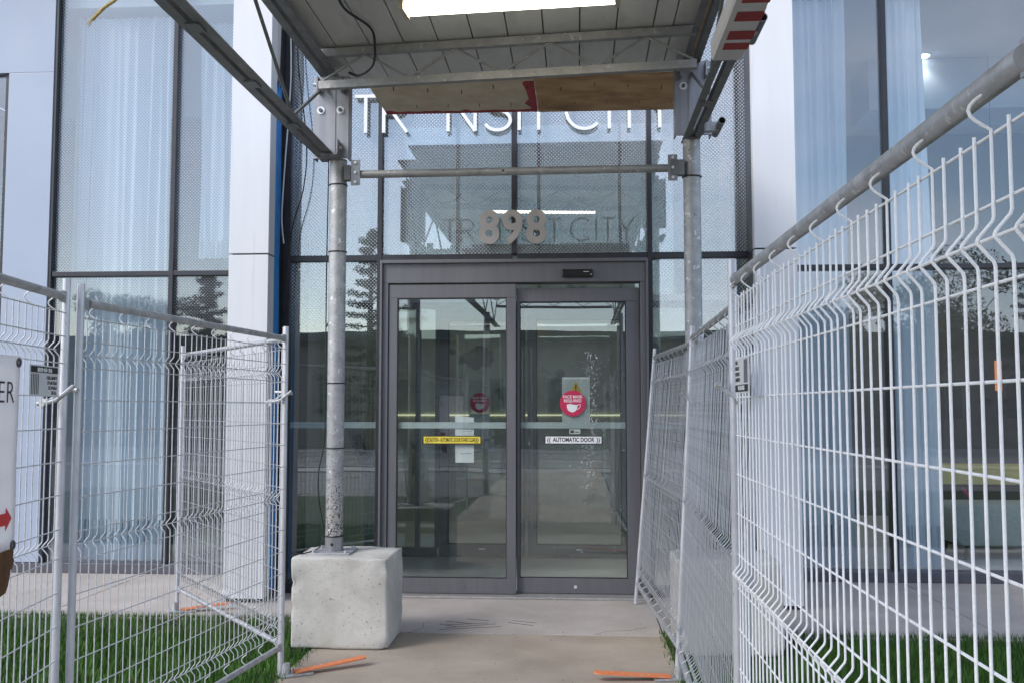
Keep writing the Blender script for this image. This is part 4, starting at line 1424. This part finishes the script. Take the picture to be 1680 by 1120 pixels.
# posts of the panels, from measurements of the place
fence('wire fence panel at far left carrying the white banner', (-1.40, -4.42), (-1.11, -6.5), -1, n=8, dz=0.015, wm='wire_grey')
fence('wire fence panel left of the path between the banner panel and the concrete block', (-1.365, -4.38), (-1.165, -2.42), 1, n=6, wm='wire_grey')
fence('wire fence panel turned back toward the left white pillar behind the left fence', (-1.185, -2.375), (-2.47, -0.74), 1, n=6)
fence('near wire fence panel at right with large white wires', (1.005, -4.80), (1.025, -6.86), -1, dz=0.005, n=8, rail_r=0.0165, wm='wire_white')
fence('leaning wire fence panel at right next to the orange foot', (1.00, -4.745), (1.06, -2.33), 1, lean=0.055, n=6)
fence('leaning wire fence panel at right reaching the door frame', (1.06, -2.30), (0.95, -0.30), 1, lean=0.085, n=6)


def foot(loc, rz, label, long_=0.42):
    f_ = empty('fence_stand', loc, label, 'fence foot', 'fence feet', rz)
    g = MB()
    out = [(-0.05, -0.032), (long_ - 0.03, -0.032), (long_ - 0.008, -0.022), (long_, 0), (long_ - 0.008, 0.022), (long_ - 0.03, 0.032), (-0.05, 0.032)]
    g.prism(out, 0.012, 0.020, lambda u, v, w: (u, v, w + 0.03 * max(0, u) / long_))
    g.build('plate', 'orange_paint', f_)
    B('shoe', 'galvanised', f_, -0.14, 0.045, -0.05, 0.05, 0.0, 0.011, bevel=0.002)
    MB().tube([(-0.10, 0.0, 0.0115), (-0.10, 0.0, 0.07)], 0.022, 12).build('socket', 'galvanised', f_, smooth=True)
    return f_


foot((-1.05, -2.375, -0.006), 0.60, 'orange painted steel foot plate below the left fence post beside the concrete block', 0.38)
foot((0.97, -2.36, -0.006), pi + 0.13, 'orange painted steel foot plate at the base of the right fence', 0.38)
s = foot((-2.36, -0.78, 0.0), 0.35, 'faded orange foot plate under the fence panel by the left pillar', 0.3)


def clamp(loc, rz, label):
    c_ = empty('fence_clamp', loc, label, 'clamp', 'fence clamps', rz)
    MB().tube([(-0.10, -0.03, -0.03), (-0.05, -0.035, -0.028), (0.0, -0.035, -0.018), (0.035, -0.025, 0.01), (0.06, -0.012, 0.035)], 0.0085, 8).build('jaw', 'galvanised', c_, smooth=True)
    MB().tube([(-0.09, 0.03, 0.03), (-0.04, 0.034, 0.028), (0.03, 0.034, 0.02)], 0.0085, 8).build('jaw', 'galvanised', c_, smooth=True)
    MB().tube([(-0.05, -0.045, -0.03), (-0.03, 0.045, 0.03)], 0.006, 8).build('bolt', 'bolt_zinc', c_, smooth=True)
    MB().prism([(-0.075, -0.055), (-0.03, -0.012), (-0.085, -0.012)], -0.042, -0.038, lambda u, v, w: (u, w, v)).build('wedge', 'galvanised', c_)
    return c_


clamp((-1.385, -4.44, 1.545), -0.35, 'steel clamp joining the two left fence posts beside the small sign')
clamp((-1.175, -2.41, 1.56), -0.35, 'steel clamp at the left fence corner post near the scaffold leg')
clamp((0.995, -4.78, 1.545), 1.4, 'steel clamp on the white right fence post below the small sign')
clamp((1.09, -6.86, 1.83), 1.4, 'steel clamp on the post at the right edge, near the rail')
clamp((1.14, -2.33, 1.55), 1.4, 'small steel clamp between the two leaning right panels')


# signs and banner on the fences
def plane_frame(A, Bp, s, z, off):
    """matrix for flat print on a fence: local x along the fence as seen from the path side"""
    A, Bp = Vector((*A, 0)), Vector((*Bp, 0))
    d = (Bp - A).normalized()
    n_ = Vector((-d.y, d.x, 0))
    p = A + d * s + n_ * off
    p.z = z
    return p, d, n_


def fence_sign(p, right, out, w, h, flip, label):
    """right: reader's right; out: outward normal"""
    root = empty('fence_sign', p, label, 'sign')
    r_, o_ = Vector(right).normalized(), Vector(out).normalized()
    u_ = Vector((0, 0, 1))
    M = Matrix(((r_.x, u_.x, o_.x, 0), (r_.y, u_.y, o_.y, 0), (r_.z, u_.z, o_.z, 0), (0, 0, 0, 1)))
    if flip:
        M = M @ Matrix.Rotation(pi, 4, 'Z')

    def pc(name, m, x0, x1, y0, y1, z0, z1):
        MB().box(x0, x1, y0, y1, z0, z1, M).build(name, m, root)
    pc('plate', 'sign_plate', -w / 2, w / 2, -h / 2, h / 2, 0, 0.002)
    pc('number_bar', 'ink_black', -w * 0.46, w * 0.46, -h * 0.455, -h * 0.255, 0.0022, 0.0028)
    k = h / 0.15
    text('number', '905 459-0508', 0.026 * k, 'sign_white', root, M @ Matrix.Translation((0, -h * 0.355, 0.0032)), extrude=0.0002, offset=0.0007, xscale=0.72 * w / 0.145)
    for i, t in enumerate(('THE', 'FENCE', 'PEOPLE', 'LIMITED')):
        text('lettering', t, 0.021 * k, 'ink_black', root, M @ Matrix.Translation((-w * 0.44, h * (0.385 - 0.165 * i), 0.0024)), extrude=0.0002, offset=0.0006, xscale=1.02 * w / 0.145, align='LEFT')
    for i in range(5):
        x = w * (0.20 + 0.055 * i)
        pc('fence_mark', 'ink_black', x, x + w * 0.02, -h * 0.21, h * 0.45, 0.0022, 0.0028)
    return root


A0, B0 = (-1.40, -4.42), (-1.11, -6.5)
p, d, n_ = plane_frame(A0, B0, 0.298, 1.592, 0.045)
fence_sign(p, -d, n_, 0.245, 0.104, True, 'small upside down white sign of the fence firm beside the banner')
A1, B1 = (1.005, -4.80), (1.025, -6.86)
p, d, n_ = plane_frame(A1, B1, 0.405, 1.588, -0.045)
fence_sign(p, d, -n_, 0.21, 0.096, False, 'small white sign of the fence firm on the right fence')

# banner
ba = empty('banner', (0, 0, 0), 'white banner with black letters and red arrow tied to the left fence', 'banner')
p0, d, n_ = plane_frame(A0, B0, 0.0, 0, 0.032)
g = MB()
NB, NV = 26, 12
S0, S1 = 0.47, 1.75
from mathutils import noise as _noise
for j in range(NV + 1):
    for i in range(NB + 1):
        u, v = i / NB, j / NV
        s_ = S0 + (S1 - S0) * u
        z = 1.04 + 0.625 * v
        w_ = 0.004 * _noise.noise(Vector((s_ * 5, z * 5, 0))) + 0.003
        q = p0 + d * s_ + n_ * w_
        g.v.append((q.x, q.y, z - 0.012 * (1 - v) * sin(u * 3)))
for j in range(NV):
    for i in range(NB):
        a = j * (NB + 1) + i
        g.f.append((a, a + 1, a + NB + 2, a + NB + 1))
me_ = g.mesh('sheet', 'banner_vinyl', smooth=True)
sheet = link('sheet', me_, ba)
so = sheet.modifiers.new('thickness', 'SOLIDIFY')
so.thickness = 0.0012
R_ = -d
MBn = Matrix(((R_.x, 0, n_.x, 0), (R_.y, 0, n_.y, 0), (0, 1, 0, 0), (0, 0, 0, 1)))


def on_banner(s_, z, off=0.0085):
    q = p0 + d * s_ + n_ * off
    return Matrix.Translation((q.x, q.y, z)) @ MBn


text('lettering', 'ER', 0.100, 'ink_black', ba, on_banner(S0 + 0.042, 1.545), extrude=0.0003, offset=-0.0012, xscale=1.05, align='RIGHT', spacing=1.1)
MA = on_banner(S0 + 0.035, 1.150)
ar = [(0, 0), (-0.042, 0.036), (-0.042, 0.019), (-0.26, 0.019), (-0.26, -0.019), (-0.042, -0.019), (-0.042, -0.036)]
MB().prism(ar, -0.0005, 0.0006, lambda u, v, w: MA @ Vector((u, v, w))).build('arrow', 'arrow_red', ba)
for z in (1.645, 1.062):
    q = on_banner(S0 + 0.018, z) @ Vector((0, 0, 0))
    MB().tube([q + Vector((0.012 * cos(a) * R_.x, 0.012 * cos(a) * R_.y, 0.012 * sin(a))) for a in [i * pi / 8 for i in range(17)]], 0.004, 6).build('eyelet', 'bolt_dark', ba, smooth=True)
cb = empty('cardboard_scrap', (0, 0, 0), 'torn brown cardboard scrap stuck under the banner at the left edge', 'cardboard')
MC = on_banner(S0 + 0.035, 0.995, 0.02)
pl = [(-0.30, 0.055), (-0.02, 0.062), (-0.012, 0.05), (-0.016, 0.035), (-0.006, 0.022), (-0.014, 0.008), (-0.022, -0.004), (-0.03, 0.004), (-0.034, -0.02), (-0.045, -0.05), (-0.06, -0.07), (-0.30, -0.10)]
MB().prism(pl, 0, 0.004, lambda u, v, w: MC @ Vector((u, v, w))).build('sheet', 'cardboard', cb)

# ================================================================== STREET BEHIND THE CAMERA (seen mirrored in the glass)
def leaf_cloud(name, m, parent, centers, per, size, seed, flat=0.0):
    rg = random.Random(seed)
    v, f = [], []
    for (cx, cy, cz, rx, rz) in centers:
        for i in range(per):
            th, ph = rg.random() * 2 * pi, math.acos(rg.uniform(-1, 1))
            rr = rg.random() ** 0.4
            x, y_, z = cx + rx * rr * sin(ph) * cos(th), cy + rx * rr * sin(ph) * sin(th), cz + rz * rr * cos(ph)
            a, b = rg.random() * 2 * pi, rg.uniform(-0.9, 0.9)
            u = Vector((cos(a) * cos(b), sin(a) * cos(b), sin(b))) * size * rg.uniform(0.6, 1.3)
            w = Vector((-sin(a), cos(a), rg.uniform(-0.6, 0.6))).normalized() * size * 0.45
            p = Vector((x, y_, z))
            k = len(v)
            v += [tuple(p - u), tuple(p + w), tuple(p + u), tuple(p - w)]
            f.append((k, k + 1, k + 2, k + 3))
    me = bpy.data.meshes.new(name)
    me.from_pydata(v, [], f)
    me.materials.append(MATS[m])
    return link(name, me, parent)


def pine(x, y_, h, r, label, seed):
    t = empty('pine_tree', (x, y_, -0.05), label, 'tree', 'street trees')
    MB().tube([(0, 0, 0), (0.05, 0, h * 0.5), (0, 0, h * 0.97)], [0.2, 0.13, 0.02], 10).build('trunk', 'bark', t, smooth=True)
    rg = random.Random(seed)
    cs = []
    br = MB()
    for i in range(46):
        fz = 0.16 + 0.82 * (i / 45)
        rad = r * (1.02 - fz) ** 0.8 * rg.uniform(0.6, 1.15)
        a = i * 2.4 + rg.uniform(-0.4, 0.4)
        for k in range(3):
            q = (k + 1) / 3
            cs.append((cos(a) * rad * q, sin(a) * rad * q, h * fz - 0.05 * rad * q + 0.12 * q * q, 0.24 + 0.10 * rad * 0.4, 0.13))
        br.tube([(0, 0, h * fz), (cos(a) * rad, sin(a) * rad, h * fz + 0.05)], [0.03, 0.008], 5)
    br.build('branches', 'bark', t)
    leaf_cloud('crown', 'needles', t, cs, 90, 0.065, seed)
    return t


def broadleaf(x, y_, h, r, label, seed):
    t = empty('broadleaf_tree', (x, y_, -0.05), label, 'tree', 'street trees')
    rg = random.Random(seed)
    g = MB().tube([(0, 0, 0), (0.05, 0.03, h * 0.35), (0, 0, h * 0.75)], [0.18, 0.13, 0.04], 10)
    cs = []
    for i in range(26):
        a = i * 2.4
        rr = r * sqrt(rg.random())
        zz = h * (0.5 + 0.42 * rg.random()) - 0.1 * rr
        cs.append((cos(a) * rr, sin(a) * rr, zz, r * rg.uniform(0.22, 0.4), r * rg.uniform(0.18, 0.32)))
        g.tube([(0, 0, h * 0.35 + 0.1 * i / 26 * h), (cos(a) * rr, sin(a) * rr, zz)], [0.035, 0.01], 5)
    g.build('trunk', 'bark', t, smooth=True)
    leaf_cloud('crown', 'leaves', t, cs, 520, 0.085, seed)
    return t


pine(-6.9, -26.6, 7.9, 2.5, 'tall dark pine mirrored in the pane left of the door', 1)
pine(-13.5, -26.4, 6.6, 1.9, 'dark pine mirrored in the left window', 2)
broadleaf(-16.5, -27.0, 6.2, 2.0, 'leafy tree mirrored at the left edge of the left window', 3)
broadleaf(13.5, -26.6, 7.4, 2.6, 'leafy tree mirrored in the right window', 4)
pine(17.5, -26.8, 7.8, 2.2, 'dark pine mirrored in the right window', 5)
broadleaf(8.6, -26.8, 5.8, 2.0, 'leafy tree mirrored beside the right leg', 6)

hb = empty('low_building', (0, -30, 0), 'long low brick building across the street mirrored in the glass', 'building')
B('wall', 'brick_far', hb, -26, 26, -6, 0, -0.05, 4.1)
rf = B('roof', 'roof_far', hb, -26.3, 26.3, -6.3, 0.3, 4.101, 4.45)
B('fascia', 'roof_far', rf, -26.3, 26.3, 0.301, 0.34, 4.10, 4.46)
for i in range(-8, 9):
    x = i * 3.0
    w_ = B('window', 'trim_far', hb, x - 0.75, x + 0.75, 0.001, 0.06, 1.0, 2.7)
    B('glazing', 'window_far', w_, x - 0.66, x - 0.03, 0.061, 0.066, 1.09, 2.61)
    B('glazing', 'window_far', w_, x + 0.03, x + 0.66, 0.061, 0.066, 1.09, 2.61)
